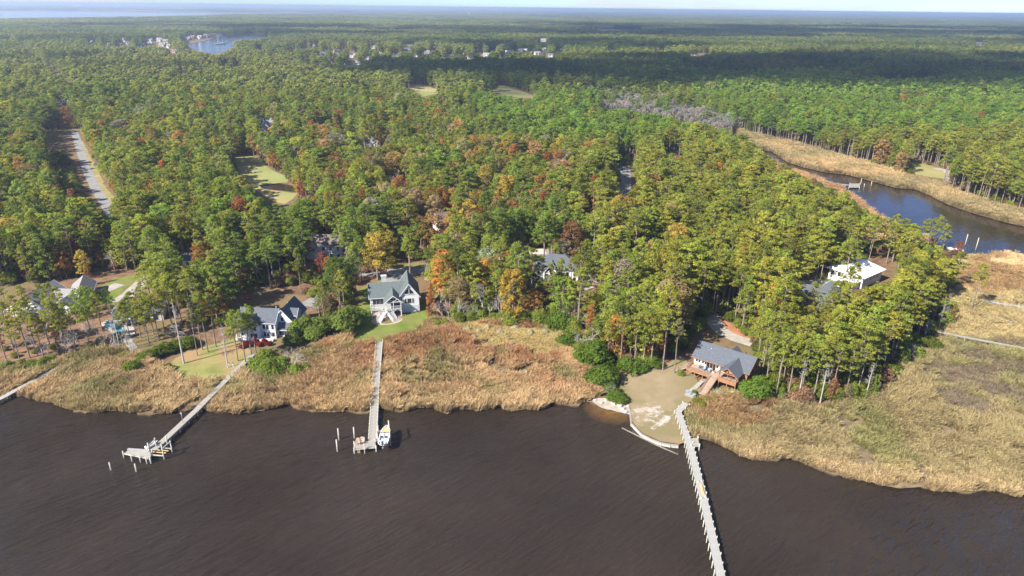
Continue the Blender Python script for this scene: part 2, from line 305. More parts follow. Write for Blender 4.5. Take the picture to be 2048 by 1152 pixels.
me = bpy.data.meshes.new('water'); me.from_pydata([(-3e4, -400, 0), (3e4, -400, 0), (3e4, FAR_END, 0), (-3e4, FAR_END, 0)], [], [(0, 1, 2, 3)]); me.materials.append(M['water'])
tag(link('water', me), kind='structure')
def sheet(name, pts, m, z, step=2.0, jit=.35, seed=0, px=True, kind='structure'):
    g = GP(pts, z) if px else pts
    g = refine(g, step, jit, seed)
    tri = geometry.tessellate_polygon([[Vector((p[0], p[1], 0)) for p in g]])
    me = bpy.data.meshes.new(name); me.from_pydata([(p[0], p[1], z) for p in g], [], [tuple(t) for t in tri]); me.materials.append(m); me.update()
    bm = bmesh.new(); bm.from_mesh(me); bmesh.ops.recalc_face_normals(bm, faces=bm.faces)
    if bm.faces and sum(f.normal.z for f in bm.faces) < 0: bmesh.ops.reverse_faces(bm, faces=bm.faces)
    bm.to_mesh(me); bm.free()
    return tag(link(name, me), kind=kind)
# marsh ground (pixel outlines, upper edge against the woods and lawns)
MARSH_L = [(-500, 690), (-50, 722), (20, 738), (60, 742), (110, 728), (160, 712), (200, 700), (240, 702), (290, 720), (330, 740), (360, 760), (430, 762), (470, 745), (505, 735), (540, 740), (590, 745), (605, 712),
 (640, 690), (690, 674), (718, 672), (745, 682), (785, 676), (830, 662), (862, 643), (905, 640), (960, 645), (1040, 648), (1110, 655), (1150, 668), (1165, 715), (1190, 760), (1215, 785), (1178, 800)]
iB = next(i for i, p in enumerate(SHORE) if p[0] == 1176)
MARSH_LP = MARSH_L + [(x, y + 1) for x, y in SHORE[iB::-1]]
iC = next(i for i, p in enumerate(SHORE) if p[0] == 1372)
MARSH_R = [(1374, 850), (1372, 822), (1395, 806), (1425, 790), (1470, 786), (1500, 800), (1560, 806), (1640, 812), (1730, 800), (1770, 770), (1800, 725), (1850, 690), (1880, 650), (1890, 600), (1900, 560), (1895, 535), (1925, 515)]
MARSH_RP = MARSH_R + [(1950, 514), (1990, 523), (1977, 514), (1984, 508), (2020, 510), (2060, 514), (2300, 562), (2500, 602), (2700, 700), (2700, 1035), (2300, 1005)] + [(x, y + 1) for x, y in SHORE[-3:iC - 1:-1]]
MARSH_C = [(1470, 262), (1520, 275), (1580, 287), (1640, 306), (1700, 322), (1760, 338), (1800, 352), (1860, 366), (1920, 392), (1980, 412), (2060, 432), (2300, 495), (2500, 590), (2300, 519)] + [(x, y + .6) for x, y in CREEK[13::-1]] + [(1490, 300)]
MARSH_N = [(1500, 307), (1530, 324), (1550, 328), (1570, 342), (1600, 347), (1640, 364), (1680, 376), (1690, 387), (1706, 394), (1735, 423), (1770, 448), (1800, 464), (1830, 476), (1870, 488), (1860, 498), (1780, 492), (1720, 500), (1700, 470), (1740, 450), (1715, 425), (1690, 408), (1650, 384), (1600, 362), (1540, 345), (1490, 325)]
for i, p in enumerate((MARSH_LP, MARSH_RP, MARSH_C, MARSH_N)): sheet('marsh_ground', p, M['mud'], ZL + .02 + .004 * i, 3, .5, i)
# lawns and clearings
LAWN_H = [(700, 690), (712, 640), (716, 600), (722, 575), (760, 560), (835, 572), (852, 600), (862, 640), (832, 663), (790, 678), (745, 688)]
LAWN_W = [(330, 742), (345, 722), (380, 700), (440, 686), (470, 672), (500, 700), (505, 735), (470, 748), (430, 766), (360, 765)]
LAWN_R = [(1245, 745), (1300, 738), (1335, 728), (1365, 708), (1390, 745), (1402, 780), (1378, 805), (1362, 818), (1374, 870), (1376, 884), (1358, 888), (1322, 883), (1284, 865), (1264, 843), (1262, 815), (1236, 795), (1240, 770)]
sheet('lawn', LAWN_H, M['lawn'], ZL + .05, 1.5, .35, 5); sheet('lawn', LAWN_W, mat('lawn_dry', (.16, .175, .045), (.27, .26, .085), .2, .95, 7, c3=(.30, .20, .10), scale3=.07), ZL + .05, 1.5, .4, 6)
lawnR = sheet('lawn', LAWN_R, M['dry'], ZL + .35, 1.5, .1, 7)
sheet('beach', [(1178, 798), (1215, 795), (1245, 806), (1260, 815), (1262, 830), (1230, 822), (1200, 814)], M['sand'], ZL + .03, 1, .25, 9)
LAWN_D = [(185, 580), (230, 556), (300, 545), (310, 556), (250, 575), (225, 610), (200, 600)]
sheet('lawn', LAWN_D, M['lawn'], ZL + .05, 1.5, .4, 10)
sheet('lawn', [(1590, 580), (1640, 548), (1690, 540), (1690, 560), (1640, 580), (1600, 590)], M['lawn'], ZL + .05, 1.5, .4, 11)
sheet('lawn', [(1815, 322), (1850, 328), (1900, 342), (1890, 358), (1850, 352), (1820, 345)], M['fairway'], ZL + .05, 4, .8, 12)
sheet('lawn', [(770, 545), (800, 528), (860, 525), (880, 540), (820, 552)], M['lawn'], ZL + .05, 3, .5, 13)
FAIR = [[(458, 310), (500, 312), (522, 316), (535, 335), (560, 348), (578, 354), (575, 364), (520, 370), (522, 378), (560, 383), (595, 387), (585, 398), (570, 408), (548, 404), (520, 388), (492, 362), (475, 335)],
 [(608, 284), (640, 272), (700, 269), (790, 268), (870, 264), (874, 274), (800, 284), (740, 294), (640, 294)], [(798, 166), (830, 168), (862, 174), (884, 182), (872, 188), (846, 193), (838, 186)], [(968, 170), (1010, 172), (1050, 184), (1075, 196), (1040, 196), (1000, 188), (975, 180)],
 [(802, 90), (830, 88), (828, 94), (804, 95)], [(1380, 108), (1396, 104), (1420, 102), (1418, 106), (1390, 112)], [(540, 74), (566, 74), (560, 82), (544, 82)], [(1268, 266), (1290, 262), (1330, 272), (1300, 284)]]
for k, p in enumerate(FAIR): sheet('fairway', p, M['fairway'], ZL + .06, 12, 1.5, 30 + k)
# roads and drives
def strip(name, px, w, m, z=ZL + .09):
    g = [Vector((*p, 0)) for p in GP(px, z)]; L = []; Rr = []
    for i, p in enumerate(g):
        d = (g[min(i + 1, len(g) - 1)] - g[max(i - 1, 0)]).normalized(); s_ = Vector((-d.y, d.x, 0)) * (w / 2)
        L.append((*(p + s_).xy, z)); Rr.append((*(p - s_).xy, z))
    nn = len(g); me = bpy.data.meshes.new(name); me.from_pydata(Rr + L, [], [(i, i + 1, nn + i + 1, nn + i) for i in range(nn - 1)]); me.materials.append(m); me.update()
    return tag(link(name, me), kind='structure')
ROAD_L = [(148, 262), (156, 285), (162, 305), (172, 335), (186, 366), (202, 395), (222, 424), (244, 452)]
sheet('verge', [(150, 262), (166, 284), (186, 320), (205, 360), (235, 410), (262, 440), (240, 440), (214, 405), (190, 362), (172, 325), (155, 285)], mat('road_verge', (.20, .20, .06), (.34, .25, .11), .1, .95), ZL + .05, 4, .8, 41)
strip('road', ROAD_L, 5.0, M['asphalt'])
strip('road', [(1246, 322), (1248, 340), (1250, 362), (1244, 388), (1232, 420)], 8.0, M['asphalt'])
strip('road', [(560, 556), (640, 552), (700, 548), (760, 545), (850, 541), (930, 532), (1020, 520), (1120, 500), (1200, 494), (1290, 486)], 7.0, M['asphalt'])
strip('driveway', [(800, 542), (790, 556), (782, 566), (778, 574)], 6.0, M['asphalt'], ZL + .1)
strip('driveway', [(640, 592), (625, 602), (610, 612)], 5.0, M['asphalt'], ZL + .1)
strip('driveway', [(1418, 622), (1428, 645), (1445, 664), (1470, 676), (1515, 690)], 5.0, M['concrete'], ZL + .1)
strip('driveway', [(330, 535), (290, 560), (262, 585), (238, 604)], 5.5, M['concrete'], ZL + .1)
strip('driveway', [(240, 568), (215, 578), (200, 584)], 5.0, M['concrete'], ZL + .105)
strip('driveway', [(1590, 572), (1618, 566), (1650, 562)], 4.0, M['concrete'], ZL + .1)
strip('driveway', [(1030, 490), (1050, 504), (1090, 502)], 7.0, mat('gravel_drive', (.42, .37, .29), (.56, .50, .42), .5, .95), ZL + .1)
strip('driveway', [(1180, 560), (1176, 572), (1150, 582)], 5.0, M['concrete'], ZL + .1)
strip('path', [(1870, 336), (1895, 342), (1905, 352), (1900, 364)], 6.0, M['concrete'], ZL + .09)
strip('path', [(610, 268), (640, 264), (680, 260)], 5.0, M['asphalt'], ZL + .09)
strip('path', [(850, 266), (870, 262), (900, 262)], 6.0, M['sand'], ZL + .09)
strip('path', [(1470, 334), (1500, 330), (1540, 330)], 5.0, M['sand'], ZL + .09)
sheet('pine_straw_bed', [(-300, 640), (0, 640), (60, 622), (140, 620), (190, 640), (240, 690), (160, 712), (110, 728), (60, 742), (0, 735), (-300, 700)], mat('bright_pine_straw', (.135, .085, .05), (.27, .155, .092), .3, .95, 8, bump=.05), ZL + .04, 3, .6, 50)
sheet('pine_straw_bed', [(1425, 640), (1450, 640), (1500, 672), (1515, 685), (1490, 680), (1450, 664)], mat('red_pine_straw', (.30, .13, .065), (.40, .20, .11), .4, .95), ZL + .045, 1.5, .3, 51)
# ------------------------------------------------------------------ plant models
def quads(C, Nn, S, A, rg):                             # leaf sprays: centres, normals, half sizes, aspect
    n_ = len(C); Nn = Nn / (np.linalg.norm(Nn, axis=1, keepdims=True) + 1e-9)
    up = rg.normal(size=(n_, 3)); U = np.cross(Nn, up); U /= np.linalg.norm(U, axis=1, keepdims=True) + 1e-9; W = np.cross(Nn, U)
    a = U * S[:, None]; b_ = W * (S * A)[:, None]
    k = rg.uniform(.35, 1.0, (n_, 1))
    V = np.stack([C - a - b_ * k, C + a * .8 - b_, C + a + b_ * k, C - a * .7 + b_], 1).reshape(-1, 3)
    return V, np.arange(4 * n_).reshape(-1, 4)
def clump(c, r, n_, size, rg, flat=.75, low=-.35, up=.35):
    d = rg.normal(size=(n_ * 2, 3)); d /= np.linalg.norm(d, axis=1, keepdims=True); d = d[d[:, 2] > low][:n_]
    rad = r * rg.uniform(.55, 1.05, (len(d), 1)); P = np.asarray(c) + d * rad * np.array([1, 1, flat])
    Nn = d + rg.normal(size=d.shape) * .45 + np.array([0, 0, up])
    return P, Nn, rg.uniform(.7, 1.3, len(d)) * size, np.full(len(d), .6)
def crown_mesh(name, clumps, n_, size, rg, **kw):
    Ps = []; Ns = []; Ss = []; As = []; Vr = []
    for c, r in clumps:
        k = max(6, int(n_ * (r / 1.3) ** 2)); P, Nn, S, A = clump(c, r, k, size, rg, **kw); Ps.append(P); Ns.append(Nn); Ss.append(S); As.append(A)
        Vr.append(np.clip(rg.normal(1.0, .13) * rg.uniform(.8, 1.2, len(P)), .5, 1.6))
    V, F = quads(np.concatenate(Ps), np.concatenate(Ns), np.concatenate(Ss), np.concatenate(As), rg)
    me = np_mesh(name, V, F, M['leaf']); at = me.attributes.new('var', 'FLOAT', 'FACE'); at.data.foreach_set('value', np.concatenate(Vr).astype(np.float32)); return me
def limb(mb, p0, p1, r0, r1, n=5, k=1, rg=None, wob=.0):
    p = [Vector(p0).lerp(Vector(p1), i / k) for i in range(k + 1)]
    for i in range(1, k): p[i] += Vector(rg.normal(size=3)) * wob
    for i in range(k): mb.tube(p[i], p[i + 1], r0 + (r1 - r0) * i / k, r0 + (r1 - r0) * (i + 1) / k, n, cap=False)
    return p
def pine_parts(seed, H=20., cb=.52, R=3.2, lod=0, nl=19, spread=1.0):
    rg = np.random.default_rng(seed); mb = MB(); cl = []
    lean = rg.normal(size=2) * .35
    pts = [Vector((lean[0] * (t ** 2) + rg.normal() * .08 * (t > 0), lean[1] * t ** 2 + rg.normal() * .08 * (t > 0), H * t)) for t in (0, .3, .55, .75, .9, .97)]
    rr = [.26, .21, .17, .12, .07, .03]; mb.tube((0, 0, -.3), pts[0], .34, .26, 7, False)
    for i in range(5): mb.tube(pts[i], pts[i + 1], rr[i], rr[i + 1], 6 if lod == 0 else 4, cap=False)
    def axis(z):
        t = z / H; return Vector((lean[0] * t * t, lean[1] * t * t, z))
    a0 = rg.uniform(0, 6.28)
    for k in range(nl):
        u = (k + rg.uniform(0, .9)) / nl; z = H * (cb + (1 - cb) * u * .97)
        prof = math.sin(math.pi * min(1, .22 + .80 * u) ** .9) ** .7 if u < .95 else .25
        Lr = R * max(.18, prof) * rg.uniform(.65, 1.15); az = a0 + k * 2.4 + rg.normal() * .35
        d = Vector((math.cos(az), math.sin(az), 0)); b0 = axis(z); tip = b0 + d * Lr + Vector((0, 0, Lr * rg.uniform(.12, .45)))
        limb(mb, b0, tip, .075, .025, 4)
        r = rg.uniform(.55, 1.0) * (1.0 if u > .15 else .8) * spread * (1.0 if lod == 0 else 1.35); cl.append((tip, r))
        if Lr > 1.9: cl.append((b0.lerp(tip, .55) + Vector((rg.normal() * .3, rg.normal() * .3, .25)), r * .85))
        for j in range(2 if lod == 0 else 0):
            t3 = b0.lerp(tip, rg.uniform(.5, 1.0)) + Vector((rg.normal() * .75, rg.normal() * .75, rg.normal() * .35)); limb(mb, b0.lerp(tip, .5), t3, .03, .015, 3); cl.append((t3, r * rg.uniform(.6, .95)))
        if Lr > 2.4:
            s_ = Vector((-d.y, d.x, 0)) * rg.choice([-1, 1]) * rg.uniform(.9, 1.5); t2 = b0.lerp(tip, .75) + s_ + Vector((0, 0, rg.uniform(-.2, .4))); limb(mb, b0.lerp(tip, .5), t2, .04, .02, 4); cl.append((t2, r * .8))
    for k in range(3): cl.append((axis(H * .965) + Vector((rg.normal() * .6, rg.normal() * .6, rg.uniform(-.6, .4))), rg.uniform(.8, 1.15) * spread))
    for k in range(rg.integers(2, 6)):                  # dead stubs below the crown
        z = H * rg.uniform(.28, cb); az = rg.uniform(0, 6.28); limb(mb, axis(z), axis(z) + Vector((math.cos(az), math.sin(az), .15)) * rg.uniform(.6, 1.5), .035, .012, 3)
    crown = crown_mesh('crown', cl, *((98, .20) if lod == 0 else (18, .58)), rg)
    return crown, mb.mesh('trunk', M['bark'], True)
def broad_parts(seed, H=14., cb=.25, R=4.6, lod=0, cone=False, trunkmat='bark', dens=1.0):
    rg = np.random.default_rng(seed); mb = MB(); cl = []
    mb.tube((0, 0, -.3), (0, 0, H * cb), .30, .2, 7, False); top = Vector((rg.normal() * .3, rg.normal() * .3, H * .85)); mb.tube((0, 0, H * cb), top, .2, .05, 5, False)
    n_ = 52 if not cone else 44
    for k in range(n_):
        u = (k + .5) / n_; z = H * (cb + (1 - cb) * u)
        prof = (1 - u) ** .8 * .95 + .08 if cone else math.sqrt(max(0.02, 1 - (2 * (u * .92 + .05) - .85) ** 2 / 1.35))
        az = k * 2.4 + rg.normal() * .3; Lr = R * prof * rg.uniform(.45, 1.0)
        b0 = Vector((0, 0, max(H * cb * .8, z - Lr * .5))); tip = Vector((math.cos(az) * Lr, math.sin(az) * Lr, z))
        if lod == 0 and k % 2 == 0: limb(mb, b0, tip, .08, .02, 4)
        cl.append((tip, rg.uniform(.65, 1.25) * (R / 3.8) ** .6))
    crown = crown_mesh('crown', cl, *((95 * dens, .21) if lod == 0 else (16 * dens, .72)), rg, flat=.85)
    return crown, mb.mesh('trunk', M[trunkmat], True)
def bare_parts(seed, H=13., R=3.2, twigs=True):
    rg = np.random.default_rng(seed); mb = MB()
    def grow(p, d, L, r, lv):
        q = p + d * L; mb.tube(p, q, r, r * .68, 5 if lv < 2 else 3, cap=False)
        if lv >= (4 if twigs else 3): return
        for k in range(3 if lv < 3 else 3):
            nd = (d + Vector(rg.normal(size=3)) * (.42 + .09 * lv) + Vector((0, 0, .12))).normalized(); grow(p.lerp(q, rg.uniform(.55, 1)), nd, L * rg.uniform(.6, .82), max(r * .6, .022), lv + 1)
    mb.tube((0, 0, -.3), (0, 0, .1), .24, .2, 6, False); grow(Vector((0, 0, 0)), Vector((rg.normal() * .06, rg.normal() * .06, 1)).normalized(), H * .36, .2, 0)
    return mb.mesh('trunk', M['greybark'], True)
def snag_parts(seed, H=16.):                            # dead standing pine: straight grey pole with short broken branches
    rg = np.random.default_rng(seed); mb = MB(); mb.tube((0, 0, -.3), (0, 0, H * .6), .24, .15, 6, False); mb.tube((0, 0, H * .6), (rg.normal() * .4, rg.normal() * .4, H), .15, .04, 5, False)
    for k in range(34):
        z = H * rg.uniform(.45, .98); az = rg.uniform(0, 6.28); L = rg.uniform(.8, 2.6) * (1.25 - z / H); d = Vector((math.cos(az), math.sin(az), rg.uniform(-.1, .7))); q = Vector((0, 0, z)) + d * L
        limb(mb, (0, 0, z), q, .06, .025, 3)
        for j in range(3): limb(mb, Vector((0, 0, z)).lerp(q, .7), q + Vector(rg.normal(size=3)) * .5, .03, .015, 3)
    return mb.mesh('trunk', M['greybark'], True)
def shrub_parts(seed, H=4., R=2.4, n_=15):
    rg = np.random.default_rng(seed); mb = MB(); cl = []
    for k in range(n_):
        az = k * 2.4; u = math.sqrt((k + .5) / n_); Lr = R * .72 * u; z = H * (.78 - .45 * u * u) * rg.uniform(.75, 1.1)
        p = Vector((math.cos(az) * Lr, math.sin(az) * Lr, z)); cl.append((p, R * rg.uniform(.36, .52)))
        if k % 2 == 0: limb(mb, (0, 0, -.1), p, .06, .02, 4)
    return crown_mesh('crown', cl, 150, .19, rg, low=-.6), mb.mesh('stem', M['bark'], True)
PINES = [pine_parts(101, 20, .50, 3.2), pine_parts(102, 20, .60, 2.9, nl=15), pine_parts(103, 20, .45, 3.6, nl=21), pine_parts(104, 20, .64, 2.5, nl=13), pine_parts(105, 20, .52, 3.9, nl=19, spread=1.1), pine_parts(106, 20, .40, 3.0, nl=24), pine_parts(107, 20, .55, 3.4, nl=17), pine_parts(108, 20, .48, 2.7, nl=20), pine_parts(109, 20, .66, 3.3, nl=13)]
BROADS = [broad_parts(201, 14, .22, 3.8), broad_parts(202, 14, .2, 3.3), broad_parts(203, 14, .3, 4.3), broad_parts(204, 14, .1, 2.9), broad_parts(205, 14, .25, 3.5, dens=.55)]
CONES = [broad_parts(211, 14, .06, 3.3, cone=True)]
BARES = [bare_parts(301), bare_parts(302), bare_parts(303)]
SNAGS = [snag_parts(311), snag_parts(312)]
SHRUBS = [shrub_parts(401), shrub_parts(402, 3.6, 2.8), shrub_parts(403, 4.6, 2.2)]
def joined(name, parts):                                # a whole plant as one mesh, for the woods nobody could count
    Vs = []; Fs = []; mats = []; mi = []; var = []; k = 0
    for me in parts:
        v = np.empty(len(me.vertices) * 3, np.float32); me.vertices.foreach_get('co', v); v = v.reshape(-1, 3)
        f = np.empty(len(me.loops), np.int32); me.loops.foreach_get('vertex_index', f)
        ls = np.empty(len(me.polygons), np.int32); me.polygons.foreach_get('loop_total', ls)
        o = np.concatenate([[0], np.cumsum(ls)])
        Fs += [tuple(f[o[i]:o[i + 1]] + k) for i in range(len(ls))]; Vs.append(v); k += len(v)
        if me.materials[0] not in mats: mats.append(me.materials[0])
        mi += [mats.index(me.materials[0])] * len(ls)
        if 'var' in me.attributes:
            a = np.empty(len(ls), np.float32); me.attributes['var'].data.foreach_get('value', a); var.append(a)
        else: var.append(np.ones(len(ls), np.float32))
    out = bpy.data.meshes.new(name); out.from_pydata(np.concatenate(Vs).tolist(), [], [tuple(int(i) for i in f) for f in Fs])
    for m_ in mats: out.materials.append(m_)
    out.polygons.foreach_set('material_index', mi); at = out.attributes.new('var', 'FLOAT', 'FACE'); at.data.foreach_set('value', np.concatenate(var)); out.update(); return out
MODEL_COLS = {}
def model_set(key, meshes):
    c = bpy.data.collections.new(key + '_models')
    for i, me in enumerate(meshes):
        o = bpy.data.objects.new('%s_model_%02d' % (key, i), me); c.objects.link(o)
    MODEL_COLS[key] = c
model_set('near_tree', [joined('near_tree', p) for p in PINES] + [joined('near_tree', p) for p in BROADS] + [joined('near_tree', CONES[0])] + BARES)
NP_, NB_, NC_ = len(PINES), len(BROADS), len(CONES)     # models in this order: pines, broad, cone, bare
far_p = [pine_parts(501 + i, 20, (.5, .45, .55)[i], 3.4, lod=1, nl=14) for i in range(3)]; far_b = [broad_parts(511 + i, 14, .2, 4.2, lod=1) for i in range(2)]
model_set('far_tree', [joined('far_tree', p) for p in far_p] + [joined('far_tree', p) for p in far_b] + [BARES[0]])
def grove(seed, size, n_, q, qs):                       # a patch of distant canopy
    rg = np.random.default_rng(seed); cl = []
    P = []; Nn = []; S = []; vr = []
    for k in range(n_):
        x, y = rg.uniform(-size / 2, size / 2, 2); h = rg.uniform(13, 20); r = rg.uniform(3.2, 5.0); d = rg.normal(size=(q, 3)); d[:, 2] = np.abs(d[:, 2]) * 1.0 - .2; d /= np.linalg.norm(d, axis=1, keepdims=True)
        P.append(np.array([x, y, h - r]) + d * np.array([r, r, r * 1.15])); Nn.append(d + rg.normal(size=d.shape) * .25); S.append(np.full(q, qs) * rg.uniform(.8, 1.25, q)); vr.append(np.clip(rg.normal(1, .22) * rg.uniform(.85, 1.15, q), .4, 1.8))
        if k % 2 == 0:
            P.append(np.array([[x, y, h * .4]])); Nn.append(np.array([[0.2, -1, .1]])); S.append(np.array([h * .3])); vr.append(np.array([.6]))
    P = np.concatenate(P); V, F = quads(P, np.concatenate(Nn), np.concatenate(S), np.full(len(P), .8), rg)
    me = np_mesh('grove', V, F, M['leaf']); at = me.attributes.new('var', 'FLOAT', 'FACE'); at.data.foreach_set('value', np.concatenate(vr).astype(np.float32)); return me
model_set('grove', [grove(601 + i, 60, 95, 15, 1.9) for i in range(3)])
model_set('wide_grove', [grove(611 + i, 210, 700, 8, 3.0) for i in range(3)])
def tuft(seed, n_, h, spread, lean):
    rg = np.random.default_rng(seed); V = []; F = []; vr = []
    for k in range(n_):
        a = rg.uniform(0, 6.28); r = spread * math.sqrt(rg.uniform()); x, y = r * math.cos(a), r * math.sin(a); hh = h * rg.uniform(.55, 1.1)
        lx, ly = rg.normal(lean[0], .28) * hh, rg.normal(lean[1], .28) * hh; w = rg.uniform(.016, .045); t = rg.uniform(0, 6.28); wx, wy = w * math.cos(t), w * math.sin(t); b_ = len(V)
        V += [(x - wx, y - wy, 0), (x + wx, y + wy, 0), (x + lx * .4 + wx, y + ly * .4 + wy, hh * .6), (x + lx * .4 - wx, y + ly * .4 - wy, hh * .6), (x + lx + wx * 1.6, y + ly + wy * 1.6, hh), (x + lx - wx * .6, y + ly - wy * .6, hh * .97)]
        F += [(b_, b_ + 1, b_ + 2, b_ + 3), (b_ + 3, b_ + 2, b_ + 4, b_ + 5)]; v = rg.uniform(.7, 1.3); vr += [v * .85, v * 1.1]
    me = np_mesh('reed_tuft', V, F, M['reed']); at = me.attributes.new('var', 'FLOAT', 'FACE'); at.data.foreach_set('value', np.array(vr, np.float32)); return me
model_set('reed', [tuft(701 + i, 62, (1.9, 1.6, 2.2, 1.1)[i], .62, (.16, -.01)) for i in range(4)])
def scatter(name, key, pts, idx, rot, scl, tint, kind='stuff', label=None):
    n_ = len(pts); me = bpy.data.meshes.new(name); me.vertices.add(n_); me.vertices.foreach_set('co', np.asarray(pts, np.float32).ravel())
    def at(nm, ty, f, a): x = me.attributes.new(nm, ty, 'POINT'); x.data.foreach_set(f, np.ascontiguousarray(a).ravel())
    at('pick', 'INT', 'value', np.asarray(idx, np.int32)); rv = np.zeros((n_, 3), np.float32); rv[:, 2] = rot; at('turn', 'FLOAT_VECTOR', 'vector', rv)
    at('size', 'FLOAT_VECTOR', 'vector', np.asarray(scl, np.float32)); at('tint', 'FLOAT_COLOR', 'color', np.concatenate([np.asarray(tint, np.float32), np.ones((n_, 1), np.float32)], 1))
    o = link(name, me); tag(o, label, kind=kind)
    ng = bpy.data.node_groups.new(name, 'GeometryNodeTree'); ng.interface.new_socket('Geometry', in_out='INPUT', socket_type='NodeSocketGeometry'); ng.interface.new_socket('Geometry', in_out='OUTPUT', socket_type='NodeSocketGeometry')
    N = ng.nodes; L = ng.links; gi = N.new('NodeGroupInput'); go = N.new('NodeGroupOutput'); ci = N.new('GeometryNodeCollectionInfo'); ip = N.new('GeometryNodeInstanceOnPoints')
    ci.inputs['Collection'].default_value = MODEL_COLS[key]; ci.inputs['Separate Children'].default_value = True; ci.inputs['Reset Children'].default_value = True
    def na(nm, ty): x = N.new('GeometryNodeInputNamedAttribute'); x.data_type = ty; x.inputs['Name'].default_value = nm; return x.outputs['Attribute']
    ip.inputs['Pick Instance'].default_value = True
    L.new(gi.outputs[0], ip.inputs['Points']); L.new(ci.outputs[0], ip.inputs['Instance']); L.new(na('pick', 'INT'), ip.inputs['Instance Index']); L.new(na('turn', 'FLOAT_VECTOR'), ip.inputs['Rotation']); L.new(na('size', 'FLOAT_VECTOR'), ip.inputs['Scale']); L.new(ip.outputs[0], go.inputs[0])
    md = o.modifiers.new('scatter', 'NODES'); md.node_group = ng; return o
# ------------------------------------------------------------------ where the woods stand
BASE = [(-600, 585), (0, 575), (130, 560), (200, 545), (290, 545), (315, 590), (332, 642), (425, 664), (458, 640), (475, 592), (520, 578), (585, 578), (630, 600), (648, 640), (690, 655), (712, 630), (716, 590), (730, 562), (835, 558), (853, 592),
 (866, 636), (905, 638), (960, 642), (1040, 645), (1110, 650), (1152, 662), (1168, 700), (1195, 735), (1240, 742), (1300, 736), (1335, 722), (1352, 700), (1395, 640), (1412, 625), (1440, 640), (1480, 665), (1512, 690), (1506, 745), (1560, 785), (1640, 800), (1725, 792), (1765, 755),
 (1795, 715), (1845, 682), (1872, 640), (1882, 598), (1893, 560), (1888, 532), (1860, 500), (1780, 494), (1715, 502), (1700, 475), (1738, 450), (1712, 426), (1686, 408), (1646, 386), (1596, 364), (1536, 348), (1486, 328), (1466, 300), (1460, 268), (1470, 260), (1520, 272), (1580, 285), (1640, 304),
 (1700, 320), (1760, 336), (1800, 350), (1860, 364), (1920, 390), (1980, 410), (2060, 430), (2300, 490), (2700, 600), (2700, 1400), (-600, 1400)]
OPEN_G = [GP(BASE)] + [np.array(p) for p in WATERS[1:]] + [GP(p) for p in FAIR] + [GP(LAWN_D), GP([(1815, 322), (1850, 328), (1900, 342), (1895, 362), (1850, 352), (1820, 345)]), GP([(765, 548), (800, 526), (860, 523), (880, 542), (820, 554)])]
# nothing may stand in the line of sight to these (photo outlines)
CLEAR = [[(153, 286), (165, 286), (196, 366), (232, 422), (208, 424), (180, 372)], [(1240, 328), (1262, 330), (1272, 350), (1250, 388), (1236, 386)], FAIR[0], FAIR[2], FAIR[3], FAIR[4], FAIR[5],
 [(522, 367), (560, 362), (640, 380), (640, 392), (590, 386)], [(718, 566), (735, 552), (800, 548), (832, 560), (845, 600), (865, 640), (835, 668), (700, 692), (712, 640)],
 [(505, 612), (555, 602), (585, 600), (604, 620), (606, 650), (560, 690), (478, 695), (480, 650)], [(1355, 720), (1400, 668), (1500, 690), (1502, 740), (1480, 790), (1400, 820), (1240, 790), (1240, 745), (1330, 740)],
 [(22, 575), (45, 560), (125, 562), (128, 580), (60, 615), (20, 605)], [(130, 570), (180, 560), (192, 570), (150, 610), (135, 600)], [(205, 640), (235, 640), (262, 668), (255, 690), (215, 665)], [(228, 612), (262, 600), (300, 640), (245, 640)],
 [(195, 575), (240, 560), (300, 540), (280, 570), (245, 612), (232, 606), (225, 592)], [(618, 468), (670, 468), (668, 492), (655, 510), (620, 512)], [(800, 535), (850, 535), (830, 560), (760, 562), (690, 550)], [(1074, 518), (1110, 508), (1146, 524), (1142, 548), (1092, 540)],
 [(1025, 490), (1060, 498), (1098, 496), (1090, 506), (1050, 508)], [(1700, 550), (1756, 508), (1804, 536), (1752, 568)], [(1600, 580), (1636, 582), (1640, 598), (1606, 604)], [(1410, 628), (1428, 626), (1505, 684), (1480, 690), (1440, 672)],
 [(1150, 490), (1172, 484), (1170, 500), (1150, 502)], [(1270, 486), (1285, 484), (1282, 494), (1262, 496)], [(1165, 560), (1185, 560), (1182, 580), (1166, 582)], [(1330, 292), (1366, 292), (1366, 306), (1332, 306)], [(684, 281), (764, 280), (764, 291), (686, 292)], [(520, 242), (542, 240), (542, 262), (524, 262)],
 [(882, 452), (898, 453), (894, 458), (882, 459)], [(112, 195), (138, 200), (142, 212), (118, 212)], [(1555, 300), (1700, 345), (1850, 370), (2048, 430), (2048, 520), (1950, 515), (1905, 500), (1840, 440), (1790, 430), (1740, 420), (1700, 385), (1600, 345)],
 [(1815, 322), (1850, 326), (1905, 342), (1900, 358), (1850, 352)], [(1500, 275), (1600, 292), (1720, 330), (1850, 362), (2048, 425), (2048, 445), (1850, 385), (1600, 330), (1540, 310)], BAY, [(x, y + (1.6 if y > 24.5 or x < 470 and y > 26 else 0)) for x, y in FARR],
 [(470, 305), (520, 308), (540, 340), (575, 352), (520, 372)], [(1600, 545), (1690, 535), (1690, 550), (1600, 585)], [(1690, 460), (1700, 462), (1700, 470), (1690, 470)],
 [(360, 515), (378, 515), (376, 530), (362, 532)], [(1030, 470), (1050, 470), (1050, 482), (1030, 482)]]
